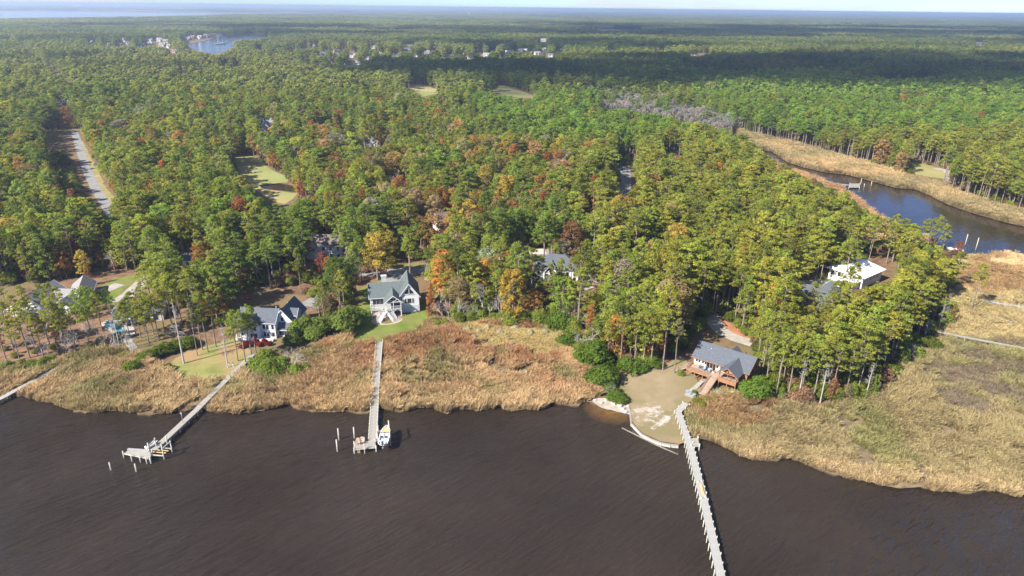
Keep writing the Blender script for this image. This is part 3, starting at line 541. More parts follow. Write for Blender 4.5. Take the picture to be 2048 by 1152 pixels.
HOUSES_FAR = [(185, 87, 0), (215, 89, 0), (232, 91, 0), (255, 89, 1), (297, 81, 0), (317, 81, 0), (300, 89, 0), (322, 91, 0), (337, 94, 0), (372, 79, 0), (384, 76, 2), (398, 76, 0), (411, 73, 0), (425, 72, 2), (437, 73, 0), (348, 104, 2), (450, 131, 0), (474, 131, 1), (400, 146, 2), (370, 143, 1),
 (607, 95, 0), (630, 92, 0), (672, 104, 0), (614, 121, 1), (667, 123, 1), (693, 127, 1), (702, 113, 0), (713, 128, 0), (711, 102, 2), (813, 101, 1), (852, 106, 0), (888, 113, 0), (901, 108, 1), (763, 104, 1), (957, 103, 0), (970, 111, 0), (1003, 113, 0), (1029, 99, 0), (1040, 102, 0), (1052, 102, 3), (1062, 101, 0), (1086, 100, 3), (1120, 102, 0),
 (1224, 99, 1), (1321, 97, 1), (1386, 109, 0), (1086, 82, 0), (585, 98, 0), (645, 110, 1), (655, 98, 0), (690, 95, 2), (735, 118, 1), (745, 96, 0), (790, 112, 1), (835, 112, 0), (870, 98, 2), (925, 106, 0), (940, 116, 1), (985, 100, 0), (1015, 106, 3), (1075, 108, 0), (1100, 112, 1), (330, 84, 0), (280, 92, 1), (245, 82, 0), (520, 96, 1), (557, 176, 1), (711, 167, 1), (745, 187, 1), (1958, 90, 0)]
for x, y, k in HOUSES_FAR: CLEAR.append([(x - 8, y - 4), (x + 8, y - 4), (x + 8, y + 1.5), (x - 8, y + 1.5)])
def hexd(s): return tuple((int(s[i:i + 2], 16) / 255) ** 2.2 for i in (0, 2, 4))
OLIVE, GREEN, BRIGHT, DARK, YELLOW = np.array((.340, .340, .058)), np.array((.240, .290, .052)), np.array((.220, .335, .050)), np.array((.105, .150, .040)), np.array((.48, .45, .065))
ORANGE, RED, GOLD, TANB, GREYB = np.array((.48, .19, .06)), np.array((.30, .085, .055)), np.array((.50, .32, .07)), np.array((.37, .26, .15)), np.array((.32, .28, .24))
def candidates(d0, d1, sp, seed):
    rg = np.random.default_rng(seed); half = 1.02 * d1 * (1024 / FPX) + 60
    xs = np.arange(-half, half, sp); ys = np.arange(d0, d1, sp); X, Y = np.meshgrid(xs, ys); X = X.ravel() + rg.uniform(-.42, .42, X.size) * sp; Y = Y.ravel() + rg.uniform(-.42, .42, Y.size) * sp
    k = np.abs(X) < Y * (1024 / FPX) * 1.09 + 45; X, Y = X[k], Y[k]
    return X, Y, rg
def keep_clear(X, Y, H, R, tops=(1.0, .82, .64, .48)):
    bad = np.zeros(len(X), bool)
    for t in tops:
        for s_ in (-.75, 0, .75):
            px, py, _ = PIX(np.stack([X + R * s_, Y, ZL + H * t], 1))
            for p in CLEAR:
                p_ = np.asarray(p); bb = (px > p_[:, 0].min()) & (px < p_[:, 0].max()) & (py > p_[:, 1].min()) & (py < p_[:, 1].max())
                if bb.any():
                    i = np.nonzero(bb)[0]; bad[i] |= inside(px[i], py[i], p)
    return ~bad
SWAMP = [(1150, 214), (1290, 214), (1400, 236), (1500, 268), (1510, 292), (1400, 262), (1290, 236), (1150, 226)]
SWBAND = [(1180, 203), (1290, 203), (1400, 222), (1490, 252), (1488, 268), (1400, 244), (1290, 222), (1180, 212)]
def choose(X, Y, rg):                                   # kind (0 pine, 1 broadleaf, 2 cone, 3 bare), height, tint
    n_ = len(X); px, py, _ = PIX(np.stack([X, Y, np.full(n_, ZL)], 1)); u = rg.random(n_); f = fbm(X, Y, 70, 2); f2 = fbm(X, Y, 35, 5)
    pb = np.where((px < 1250) & (py > 230), .36 + .6 * (f - .5), .10); pb = np.where((px > 1250) & (py > 330), .07, pb); pb = np.where((px > 960) & (px < 1420) & (py < 320) & (py > 190), .02, pb); pb = np.where((px > 1450) & (py < 330), .05, pb); pb = np.where(py < 190, .15, pb)
    pb = np.where(inside(px, py, [(430, 330), (700, 290), (1000, 300), (1260, 340), (1320, 520), (1150, 600), (860, 600), (600, 520)]), pb + .12, pb); kind = np.where(u < pb, 1, 0); kind = np.where((kind == 1) & (rg.random(n_) < .03), 2, kind)
    bare = ((rg.random(n_) < .035) & (px < 1250))  | (inside(px, py, [(860, 660), (870, 600), (960, 610), (1100, 630), (1120, 655), (960, 648)]) & (rg.random(n_) < .35))
    kind = np.where(bare, 3, kind); swamp = inside(px, py, SWAMP) & (rg.random(n_) < .93); kind = np.where(swamp, 1, kind)
    t = np.empty((n_, 3)); mix = np.clip((f - .3) * 1.8 + rg.normal(0, .22, n_), 0, 1)[:, None]
    t[:] = GREEN * (1 - mix) + OLIVE * mix
    ol = ((px > 1150) & (py > 310))[:, None]; t = np.where(ol, OLIVE * .9 + GREEN * .1 + (f2[:, None] - .5) * np.array((.05, .03, .0)), t)
    br = (inside(px, py, [(930, 220), (1120, 200), (1250, 215), (1380, 250), (1400, 300), (1280, 330), (1100, 320), (980, 290)]) | ((px > 1380) & (py < 300) & (py > 170)))[:, None]; t = np.where(br, BRIGHT * .8 + OLIVE * .2, t)
    dk = ((py < 200) & (px > 450))[:, None]; t = np.where(dk & ~br, GREEN * .7 + OLIVE * .25, t)
    lf = ((px < 420) & (py > 330))[:, None]; t = np.where(lf, GREEN * .55 + OLIVE * .45, t)
    yl = (rg.random(n_) < .10)[:, None]; t = np.where(yl, t * .5 + YELLOW * .45, t); dd = (rg.random(n_) < .12)[:, None]; t = np.where(dd, t * .55 + DARK * .3, t)
    fa = fbm(X, Y, 45, 17); belt = inside(px, py, [(430, 330), (700, 290), (1000, 300), (1260, 340), (1320, 520), (1150, 600), (860, 600), (600, 520)]); au = (kind == 1) & (rg.random(n_) < np.where(py > 260, np.where(belt, .35 + 1.6 * np.clip(fa - .42, 0, 1), .42), .16)); pal = np.array([ORANGE, ORANGE * 1.1, RED * 1.2, GOLD, TANB * 1.1, TANB, GREYB, GOLD * .8, ORANGE * .6 + TANB * .5]); t = np.where(au[:, None], pal[rg.integers(0, len(pal), n_)] * .8 + t * .2, t)
    t = np.where(swamp[:, None], np.array((.40, .355, .32)) + rg.normal(0, .02, (n_, 1)), t); t = np.where((kind == 2)[:, None], ORANGE * .9, t); t = np.clip(t * rg.uniform(.78, 1.32, (n_, 1)) * (1.0 + .08 * rg.normal(size=(n_, 3)) * np.array([1, .35, .3])), .004, .7)
    H = np.where(kind == 0, rg.normal(16.8, 2.8, n_), rg.normal(13.8, 3.0, n_)); H = np.where(kind == 3, rg.normal(11, 2.5, n_), H); H = np.where(swamp, rg.normal(9.5, 1.5, n_), H); H = np.clip(H, 7, 23); H *= np.where(kind == 0, .72 + .55 * fbm(X, Y, 24, 19), 1)
    return kind, H, t, au
TREES = []                                              # (x, y, kind, height, tint, autumn) near woods
X, Y, rg = candidates(125, 720, 4.15, 21)
ok = ~in_any(X, Y, OPEN_G); X, Y = X[ok], Y[ok]; KIND, H, TINT, AUT = choose(X, Y, rg); ok = keep_clear(X, Y, H, 3.0); bx_, by_, _ = PIX(np.stack([X, Y, np.full(len(X), ZL)], 1)); sw_ = inside(bx_, by_, SWAMP)
for t_ in (.98, .75): bx_, by_, _ = PIX(np.stack([X, Y, ZL + H * t_], 1)); ok &= sw_ | ~inside(bx_, by_, SWBAND)
for rd, w in ((ROAD_L, 6.5), ([(1246, 322), (1248, 340), (1250, 362), (1244, 388), (1232, 420)], 7), ([(560, 556), (640, 552), (700, 548), (760, 545), (850, 541), (930, 532), (1020, 520), (1120, 500), (1200, 494), (1290, 486)], 4.5)):
    ok &= seg_dist(X, Y, [tuple(p) for p in GP(rd)]) > w
HOUSE_SPOTS = [G(780, 610), G(545, 640), G(1440, 730), G(75, 600), G(160, 590), G(260, 640), G(650, 500), G(1108, 548), G(1750, 552), G(1630, 600), G(720, 292), G(1350, 302), G(532, 256), G(890, 462), G(128, 210)]
rl = GP(ROAD_L); ok &= ~((seg_dist(X + 7, Y, [tuple(p) for p in rl]) < 8.5) | (seg_dist(X + 13, Y + 5, [tuple(p) for p in rl]) < 6.5))   # the sunny side of the road is open
for p in HOUSE_SPOTS: ok &= np.hypot(X - p.x, Y - p.y) > 10.5
# thin out the woods behind the two white houses where the straw floor shows
px, py, _ = PIX(np.stack([X, Y, np.full(len(X), ZL)], 1)); ok &= ~(inside(px, py, [(465, 600), (480, 560), (640, 560), (720, 560), (716, 600), (690, 655), (640, 645), (600, 585)]) & (rg.random(len(X)) < .55))
X, Y, KIND, H, TINT, AUT = X[ok], Y[ok], KIND[ok], H[ok], TINT[ok], AUT[ok]
keepn = (fbm(X, Y, 16, 23) > .27) & (rg.random(len(X)) < .95); X, Y, KIND, H, TINT, AUT = X[keepn], Y[keepn], KIND[keepn], H[keepn], TINT[keepn], AUT[keepn]
near_n = len(X)
# ------------------------------------------------------------------ houses
class House:
    def __init__(s, name, label, px, py, rz, cat='house', z=ZL, anchor=None, sc=(1, 1, 1)):
        p = G(px, py, z)
        if anchor:                                      # the photo pixel is that of this corner of the house
            q_ = Matrix.Rotation(math.radians(rz), 3, 'Z') @ Vector((anchor[0] * sc[0], anchor[1] * sc[1], anchor[2] * sc[2])); a_ = G(px, py, z + q_.z); p = Vector((a_.x - q_.x, a_.y - q_.y, z))
        s.o = empty(name, p, math.radians(rz)); s.o.scale = sc; tag(s.o, label, cat)
    def part(s, name, mb, m, parent=None, label=None):
        o = mb.build(name, M[m] if isinstance(m, str) else m, parent or s.o)
        if label: o['label'] = label
        return o
    def block(s, u0, u1, v0, v1, z0, eave, ridge, axis='u', wall='white', roof='roof_slate', oh=.45, th=.18, gable_end=(True, True), walls=True):
        mb = MB(); e = eave
        if axis == 'u':
            c = (v0 + v1) / 2; prof = [(v0, z0), (v1, z0), (v1, e), (c, ridge), (v0, e)]
            vs = [(u0, v, z) for v, z in prof] + [(u1, v, z) for v, z in prof]
        else:
            c = (u0 + u1) / 2; prof = [(u0, z0), (u1, z0), (u1, e), (c, ridge), (u0, e)]
            vs = [(u, v1, z) for u, z in prof] + [(u, v0, z) for u, z in prof]
        if walls: s.part('wall', mb.add(vs, [(4, 3, 2, 1, 0), (5, 6, 7, 8, 9)] + [(i, (i + 1) % 5, 5 + (i + 1) % 5, 5 + i) for i in range(5)]), wall)
        half = ((v1 - v0) if axis == 'u' else (u1 - u0)) / 2; k = (ridge - e) / half; r = MB()
        for sg in (-1, 1):
            lo = half + oh; zl = e - k * oh; a0, a1 = (u0 - oh, u1 + oh) if axis == 'u' else (v0 - oh, v1 + oh); pts = []
            for a in (a0, a1):
                for d, z in ((sg * lo, zl + .03), (0, ridge + .03), (0, ridge + .03 + th), (sg * lo, zl + .03 + th)):
                    pts.append((a, c + d, z) if axis == 'u' else (c + d, a, z))
            r.add(pts, [(0, 1, 2, 3), (7, 6, 5, 4), (0, 4, 5, 1), (1, 5, 6, 2), (2, 6, 7, 3), (3, 7, 4, 0)])
        ro = s.part('roof', r, roof)
        f = MB()                                        # white fascia boards along eaves and rakes
        for sg in (-1, 1):
            lo = half + oh + .02; zl = e - k * oh + .1; a0, a1 = (u0 - oh - .02, u1 + oh + .02) if axis == 'u' else (v0 - oh - .02, v1 + oh + .02)
            P = (lambda a, d, z: (a, c + d, z)) if axis == 'u' else (lambda a, d, z: (c + d, a, z))
            f.bar(P(a0, sg * lo, zl), P(a1, sg * lo, zl), .05, .2)
            for a, on in ((a0, gable_end[0]), (a1, gable_end[1])):
                if on: f.bar(P(a, sg * lo, zl), P(a, 0, ridge + .1), .06, .24)
        s.part('fascia', f, 'white' if wall != 'cedar' else 'cedar', ro); return ro
    def hip(s, u0, u1, v0, v1, z0, eave, ridge, wall='white', roof='roof_slate', oh=.5, inset=None, walls=True):
        if walls: s.part('wall', MB().box(u0, u1, v0, v1, z0, eave), wall)
        a, b_, c, d = u0 - oh, u1 + oh, v0 - oh, v1 + oh; k = min(b_ - a, d - c) / 2 if inset is None else inset
        if (b_ - a) >= (d - c): r0, r1 = (a + k, (c + d) / 2, ridge), (b_ - k, (c + d) / 2, ridge)
        else: r0, r1 = ((a + b_) / 2, c + k, ridge), ((a + b_) / 2, d - k, ridge)
        z = eave + .02; vs = [(a, c, z), (b_, c, z), (b_, d, z), (a, d, z), r0, r1, (a, c, z + .15), (b_, c, z + .15), (b_, d, z + .15), (a, d, z + .15)]
        if (b_ - a) >= (d - c): fs = [(6, 7, 5, 4), (7, 8, 5), (8, 9, 4, 5), (9, 6, 4)]
        else: fs = [(6, 7, 4), (7, 8, 5, 4), (8, 9, 5), (9, 6, 4, 5)]
        return s.part('roof', MB().add(vs, fs + [(3, 2, 1, 0), (0, 1, 7, 6), (1, 2, 8, 7), (2, 3, 9, 8), (3, 0, 6, 9)]), roof)
    def win(s, face, p, z, w, h, plane, name='window', frame='white', cols=1):
        # face: front/back (p along u, plane = v) or left/right (p along v, plane = u)
        sg = -1 if face in ('front', 'left') else 1
        def bx(w0, w1, h0, h1, d0, d1):
            a, b_ = sorted((plane + sg * d0, plane + sg * d1))
            return MB().box(p + w0, p + w1, a, b_, z + h0, z + h1) if face in ('front', 'back') else MB().box(a, b_, p + w0, p + w1, z + h0, z + h1)
        fr = s.part(name, bx(-w / 2 - .09, w / 2 + .09, -.09, h + .09, -.03, .05), frame)
        for i in range(cols):
            a = -w / 2 + w * i / cols; s.part('pane', bx(a + .03, a + w / cols - .03, .02, h - .02, .03, .065), 'glass', fr)
        return fr
    def rail(s, pts, z, m='white', h=1.0, name='railing'):
        mb = MB()
        for (a, b_), (c, d) in zip(pts[:-1], pts[1:]):
            mb.bar((a, b_, z + h), (c, d, z + h), .1, .08); mb.bar((a, b_, z + .15), (c, d, z + .15), .06, .06)
            n_ = max(1, int(math.hypot(c - a, d - b_) / .3))
            for i in range(n_ + 1):
                t = i / n_; mb.bar((a + (c - a) * t, b_ + (d - b_) * t, z), (a + (c - a) * t, b_ + (d - b_) * t, z + h), .05, .05)
        return s.part(name, mb, m)
    def post(s, u, v, z0, z1, m='white', w=.22): return s.part('post', MB().box(u - w / 2, u + w / 2, v - w / 2, v + w / 2, z0, z1), m)
    def stairs(s, p0, p1, w, n_, m='white', tread=.3):   # flight from (u,v,z) to (u,v,z)
        mb = MB(); p0 = Vector(p0); p1 = Vector(p1); d = p1 - p0; dh = Vector((d.x, d.y, 0)).normalized(); sd = Vector((-dh.y, dh.x, 0))
        for i in range(n_):
            c = p0.lerp(p1, (i + .5) / n_); mb.bar(c - sd * w / 2, c + sd * w / 2, d.xy.length / n_ + .04, .09)
        st = s.part('stair', mb, m); k = MB()
        for sg in (-1, 1):
            o = sd * sg * w / 2; k.bar(p0 + o + Vector((0, 0, -.1)), p1 + o + Vector((0, 0, -.1)), .08, .3); k.bar(p0 + o + Vector((0, 0, .95)), p1 + o + Vector((0, 0, .95)), .09, .09); k.bar(p0 + o + Vector((0, 0, .5)), p1 + o + Vector((0, 0, .5)), .05, .05)
            for i in range(n_ // 2 + 1):
                q = p0.lerp(p1, i / (n_ // 2)) + o; k.bar(q, q + Vector((0, 0, .95)), .07, .07)
        s.part('handrail', k, m, st); return st

# --- the white two-storey house on the lawn above the middle pier
h = House('waterfront_house', 'white two-storey house with grey-green gabled roof on the bright green lawn', 742, 626, 11)
h.block(0, 11.5, 0, 8.5, 0, 5.5, 8.9, 'u', 'white', 'roof_green')
h.block(9.6, 16.0, -1.6, 10.5, 0, 5.9, 10.2, 'v', 'white', 'roof_green')
h.part('wall', MB().box(9.55, 16.05, -1.66, 5, 0, 2.7), 'foundation', label='grey block ground storey')
h.block(4.9, 10.1, -4.6, 2.5, 2.9, 5.4, 7.6, 'v', 'white', 'roof_green', walls=False)
h.part('deck', MB().box(.1, 10.0, -4.5, -.02, 2.6, 2.85), 'plank2')
for u in (5.1, 7.5, 9.9):
    h.post(u, -4.4, 0, 2.6, w=.3); h.post(u, -4.4, 2.85, 5.3, w=.24)
for u in (.3, 2.7): h.post(u, -4.4, 0, 2.6, w=.26)
for u0 in (5.1, 7.5):
    mb = MB(); mb.bar((u0, -4.4, 2.0), (u0 + 1.0, -4.4, 2.55), .12, .12); mb.bar((u0 + 2.4, -4.4, 2.0), (u0 + 1.4, -4.4, 2.55), .12, .12); h.part('arch_brace', mb, 'white')
mb = MB(); mb.bar((4.9, -4.55, 5.35), (10.1, -4.55, 5.35), .16, .2); mb.bar((7.5, -4.55, 5.35), (7.5, -4.55, 7.4), .14, .14)
for sg in (-1, 1): mb.bar((7.5, -4.55, 5.5), (7.5 + sg * 1.3, -4.55, 6.3), .12, .12)
h.part('gable_truss', mb, 'white')
h.rail([(.2, -.1), (.2, -4.4), (4.6, -4.4)], 2.85); h.rail([(5.6, -4.4), (9.9, -4.4), (9.9, -.1)], 2.85)
h.win('front', 2.6, 3.0, 3.6, 2.1, 0, 'sliding_door', cols=3); h.win('front', 2.6, .3, 3.8, 2.0, 0, 'sliding_door', cols=3)
h.win('front', 7.5, 3.0, 4.0, 2.2, 0, 'sliding_door', cols=4); h.win('front', 7.5, .3, 4.2, 2.0, 0, 'sliding_door', cols=3)
for u, w in ((11.6, .55), (12.8, 1.4), (14.0, .55)): h.win('front', u, 3.4, w, 1.7, -1.6)
mb = MB(); mb.add([(11.4, -1.68, 6.7), (14.2, -1.68, 6.7), (14.2, -1.68, 7.3), (12.8, -1.68, 9.0), (11.4, -1.68, 7.3)], [(0, 1, 2, 3, 4)]); h.part('gable_window', mb, 'glass')
mb = MB(); mb.bar((12.8, -1.72, 6.6), (12.8, -1.72, 9.3), .16, .1); mb.bar((11.2, -1.72, 6.65), (14.4, -1.72, 6.65), .1, .16); h.part('gable_trim', mb, 'white')
for v in (2, 5, 8): h.win('right', v, 3.3, 1.1, 1.5, 16.0)
for v in (2.2, 5.8): h.win('left', v, 3.3, 1.1, 1.5, 0)
h.win('left', 4.0, .8, 1.1, 1.3, 0)
mb = MB().box(4.0, 5.6, 7.2, 8.2, 6.5, 10.0); ch = h.part('chimney', mb, 'siding'); h.part('chimney_cap', MB().box(3.85, 5.75, 7.05, 8.35, 10.0, 10.2), 'white', ch)
h.stairs((4.9, -4.6, 2.8), (2.4, -8.0, .1), 1.7, 12); h.stairs((5.4, -4.6, 2.8), (7.8, -8.0, .1), 1.7, 12)
h.part('landing', MB().box(3.9, 6.4, -5.4, -4.52, 2.62, 2.86), 'plank2')
h.part('patio', MB().prism([(5.1 + 5.0 * math.cos(t * math.pi / 14), -6.6 + 3.6 * math.sin(t * math.pi / 14)) for t in range(28)], .02, .1), 'brickpave')
h.part('planting_bed', MB().prism([(5.1 + 2.1 * math.cos(t * math.pi / 9), -8.0 + 1.5 * math.sin(t * math.pi / 9)) for t in range(18)], .05, .16), 'straw')
h.part('patio', MB().box(.3, 9.9, -4.4, -.1, .03, .12), 'brickpave')

# --- timber lodge on stilts at the right, dark roof, cedar deck
L_ = House('timber_lodge', 'cedar lodge raised on posts with big slate-blue roof and long front deck', 1383, 713, -38, anchor=(-.3, -.8, 5.3), sc=(.76, .84, .9))
fl = 3.0
L_.block(.5, 20.5, 0, 10.5, fl, fl + 2.6, fl + 5.6, 'u', 'cedar', 'roof_slate', oh=.8)
L_.block(12.4, 18.6, -5.2, 5, fl, fl + 2.6, fl + 4.6, 'v', 'cedar', 'roof_slate', oh=.7, walls=False)
L_.part('wall', MB().box(2.2, 18.6, 1.5, 9.5, .0, fl - .05), 'rock', label='pale stone base under the deck')
L_.part('wall', MB().box(.46, 5.8, -.06, .0, fl, fl + 2.5), 'cream', label='cream wall facing the deck')
L_.part('wall', MB().box(8.6, 12.4, -.06, .0, fl, fl + 2.5), 'cream', label='cream wall beside the recess')
for u in (1.6, 2.6, 4.0, 5.0): L_.win('front', u, fl + .8, .8, 1.4, -.06)
for u in (9.5, 11.0): L_.win('front', u, fl + .8, .9, 1.4, -.06)
L_.win('front', 7.4, fl + .1, 1.6, 2.1, 0, 'door')
L_.part('entry_wall', MB().box(5.9, 6.1, -1.6, 0, fl, fl + 2.4), 'cedar'); L_.part('entry_wall', MB().box(8.3, 8.5, -1.6, 0, fl, fl + 2.4), 'cedar')
L_.part('deck', MB().box(.2, 12.4, -5.0, -.1, fl - .28, fl - .02), 'cedardeck'); L_.part('porch_floor', MB().box(12.4, 18.6, -5.0, -.1, fl - .26, fl), 'cedardeck')
L_.part('porch_wall', MB().box(12.6, 18.4, -.3, -.1, fl, fl + 2.5), 'cedar')
L_.win('front', 14.5, fl + .2, 1.8, 2.0, -.3, 'door', frame='cedar', cols=2); L_.win('front', 17, fl + .8, 1.2, 1.3, -.3, frame='cedar')
L_.rail([(12.5, -4.95), (18.5, -4.95), (18.5, -.2)], fl, 'cedar', 1.0, 'porch_railing'); L_.rail([(.3, -.2), (.3, -4.95), (8.6, -4.95)], fl, 'cedar')
L_.part('rim_beam', MB().box(.2, 12.4, -5.08, -5.0, fl - .6, fl - .02), 'cedar'); L_.part('rim_beam', MB().box(12.4, 18.7, -5.08, -5.0, fl - .75, fl + .55), 'cedar')
for u in (.4, 3.4, 6.4, 9.4, 12.5, 15.5, 18.5): L_.post(u, -4.8, 0, fl - .3, 'cedar', .25)
for u in (12.5, 15.5, 18.5): L_.post(u, -4.9, fl, fl + 2.6, 'cedar', .22)
mb = MB()
for u in (.4, 3.4, 6.4): mb.bar((u, -4.8, .4), (u + 2.2, -4.8, fl - .5), .1, .1)
L_.part('brace', mb, 'cedar')
mb = MB(); mb.bar((12.2, -5.3, fl + 2.6), (18.8, -5.3, fl + 2.6), .16, .22); mb.bar((15.5, -5.3, fl + 2.6), (15.5, -5.3, fl + 4.4), .14, .14); L_.part('gable_truss', mb, 'cedar')
L_.part('wall', MB().add([(12.6, -4.95, fl + 2.75), (18.4, -4.95, fl + 2.75), (15.5, -4.95, fl + 4.4)], [(0, 1, 2)]), 'cedar')
L_.stairs((10.6, -5.1, fl - .1), (10.6, -13.2, .5), 2.6, 20, 'cedardeck'); L_.stairs((.2, -2.4, fl - .1), (-4.2, -3.2, .35), 1.4, 10, 'cedardeck')
L_.part('chimney', MB().box(16.6, 17.3, 5.2, 5.5, fl + 4.0, fl + 6.3), 'darkvinyl'); L_.part('roof_vent', MB().tube((5, 3.6, fl + 4.4), (5, 3.6, fl + 5.0), .14, .14, 8), 'white'); L_.part('roof_vent', MB().tube((15.9, 7.5, fl + 4.2), (15.9, 7.5, fl + 4.9), .14, .14, 8), 'white')
L_.block(8.0, 13.0, 8.5, 13.5, 0, fl + 1.6, fl + 3.6, 'v', 'cedar', 'roof_slate')
for v in (2.5, 6.5): L_.win('left', v, fl + .8, 1.0, 1.3, .5, frame='white')
for v in (1.5, 4.5, 8): L_.win('right', v, fl + .7, 1.2, 1.3, 20.5, frame='cedar')
# things on and by the lodge deck, each on its own
def on_house(H_, u, v, z): return Matrix.Translation(H_.o.location) @ Matrix.Rotation(H_.o.rotation_euler[2], 4, 'Z') @ Vector((u * H_.o.scale[0], v * H_.o.scale[1], z * H_.o.scale[2]))
def deck_chair(name, label, p, rz, seatm, cat='chair', s=1.0, group=None):
    o = empty(name, p, rz); tag(o, label, cat, group); o.scale = (s, s, s)
    MB().add([(-.32, -.35, .42), (.32, -.35, .42), (.32, .3, .3), (-.32, .3, .3), (-.32, -.35, .46), (.32, -.35, .46), (.32, .3, .34), (-.32, .3, .34)], [(3, 2, 1, 0), (4, 5, 6, 7), (0, 1, 5, 4), (1, 2, 6, 5), (2, 3, 7, 6), (3, 0, 4, 7)]).build('seat', seatm, o)
    for i in range(5): MB().bar((-.26 + i * .13, .28, .32), (-.30 + i * .15, .62, 1.0 + .08 * (2 - abs(i - 2))), .11, .03).build('back_slat', seatm, o)
    for sx in (-1, 1):
        MB().bar((sx * .36, -.38, 0), (sx * .36, -.38, .6), .08, .06).build('leg', seatm, o); MB().bar((sx * .34, .55, 0), (sx * .34, -.2, .4), .07, .06).build('leg', seatm, o); MB().bar((sx * .38, -.45, .61), (sx * .38, .42, .61), .13, .03).build('armrest', seatm, o)
    return o
for k, (u, v, r) in enumerate(((4.2, -2.3, 10), (5.6, -2.8, -20), (6.6, -2.0, 40), (7.6, -3.0, 5))):
    deck_chair('deck_chair', ['dark chair at the left end of the lodge deck', 'dark chair in the middle of the lodge deck', 'dark chair by the lodge deck recess', 'dark chair nearest the lodge deck stair'][k], on_house(L_, u, v, fl - .02), math.radians(r - 37), M['bluegrey' if k % 2 else 'darkvinyl'], group='chairs on the lodge deck')
def planter(p, label, m, s=1.0):
    o = empty('flower_pot', p); tag(o, label, 'flower pot'); MB().tube((0, 0, 0), (0, 0, .5 * s), .25 * s, .36 * s, 12).build('pot', m, o); MB().tube((0, 0, .5 * s), (0, 0, .53 * s), .32 * s, .3 * s, 12).build('soil', M['straw'], o)
planter(on_house(L_, 9.2, -2.2, fl - .02), 'pale round pot on the lodge deck by the cream wall', M['white'])
tk = empty('propane_tank', on_house(L_, 18.3, -6.2, 0)); tag(tk, 'small white tank beside the lodge porch post', 'tank'); tk.location.z = ZL
MB().tube((0, 0, .1), (0, 0, .9), .45, .45, 14).build('body', M['white'], tk, True); MB().tube((0, 0, .9), (0, 0, 1.1), .45, .1, 14).build('dome', M['white'], tk, True)
# cedar planter box beside the foot of the deck stair
cb_ = empty('cedar_box', on_house(L_, 13.0, -11.0, 0)); cb_.location.z = ZL; cb_.rotation_euler[2] = math.radians(-37); tag(cb_, 'open cedar planter box beside the foot of the lodge stair', 'planter')
for a in (-1, 1): MB().box(-1.0, 1.0, a * .7 - .04, a * .7 + .04, 0, .9).build('side_board', M['cedar'], cb_); MB().box(a * 1.0 - .04, a * 1.0 + .04, -.66, .66, 0, .9).build('end_board', M['cedar'], cb_)
sheet('path', [(1372, 785), (1405, 757), (1412, 760), (1382, 788), (1398, 796), (1394, 800), (1368, 790)], M['concrete'], ZL + .42, .8, .05, 60)
for k, (x, y) in enumerate(((1375, 784), (1381, 787), (1388, 791))):
    t = empty('rain_barrel', G(x, y, ZL + .42)); tag(t, ['leftmost blue-grey tub on the concrete path corner', 'middle blue-grey tub on the concrete path corner', 'rightmost blue-grey tub on the concrete path corner'][k], 'tub', 'tubs on the path corner')
    MB().tube((0, 0, 0), (0, 0, .42), .42, .5, 14).build('body', M['bluegrey'], t, True); MB().tube((0, 0, .42), (0, 0, .47), .53, .53, 14).build('rim', M['bluegrey'], t)

# --- white two-storey house behind the left pier
w = House('white_house', 'large white two-storey house with slate roof behind the red shrubs', 482, 674, -4, sc=(.9, .9, .95))
w.block(0, 12.5, 0, 8, 0, 5.6, 8.8, 'u', 'white', 'roof_slate')
w.block(10.2, 17.6, 3.2, 15, 0, 4.6, 8.8, 'v', 'white', 'roof_slate')
w.block(12.0, 17.8, 1.5, 4.5, 0, 2.8, 4.3, 'u', 'white', 'roof_slate')
w.block(3.5, 7.5, -1.6, 4, 0, 5.4, 7.6, 'v', 'white', 'roof_slate'); w.block(-.3, 3.4, -2.4, 4, 0, 5.0, 6.9, 'v', 'white', 'roof_slate', walls=False)
for u in (-.2, 1.5, 3.2): w.post(u, -2.3, 0, 5.0)
w.part('balcony', MB().box(-.3, 3.4, -2.4, 0, 2.6, 2.8), 'white'); w.rail([(-.2, -2.35), (3.2, -2.35)], 2.8)
for u in (.6, 2.4): w.win('front', u, 3.1, 1.1, 1.6, 0); w.win('front', u, .6, 1.1, 1.6, 0)
w.win('front', 5.5, 3.2, 2.2, 1.5, -1.6, cols=2); w.win('front', 5.5, .7, 2.4, 1.5, -1.6, cols=3)
for u in (8.6, 9.8, 11.6): w.win('front', u, 3.3, .9, 1.5, 0); w.win('front', u, .7, .9, 1.5, 0)
w.win('front', 14.8, .6, 3.6, 1.6, 1.5, cols=4); w.win('front', 13.9, 4.9, 1.0, 1.3, 3.2)
w.block(14.0, 17.9, 6.0, 9.5, 4.6, 5.9, 7.6, 'u', 'white', 'roof_slate', oh=.3); w.win('right', 7.7, 5.0, 1.2, 1.2, 17.9); 
for v in (6, 10, 13): w.win('right', v, 1.2, 1.1, 1.4, 17.6)
for u, v in ((13.9, 9.0), (11.2, 5.6)): w.part('roof_vent', MB().tube((u, v, 7.6), (u, v, 9.1), .12, .12, 8), 'white')
w.part('ground_storey', MB().box(-.5, 12.4, -2.7, -1.7, 0, .8), 'white')

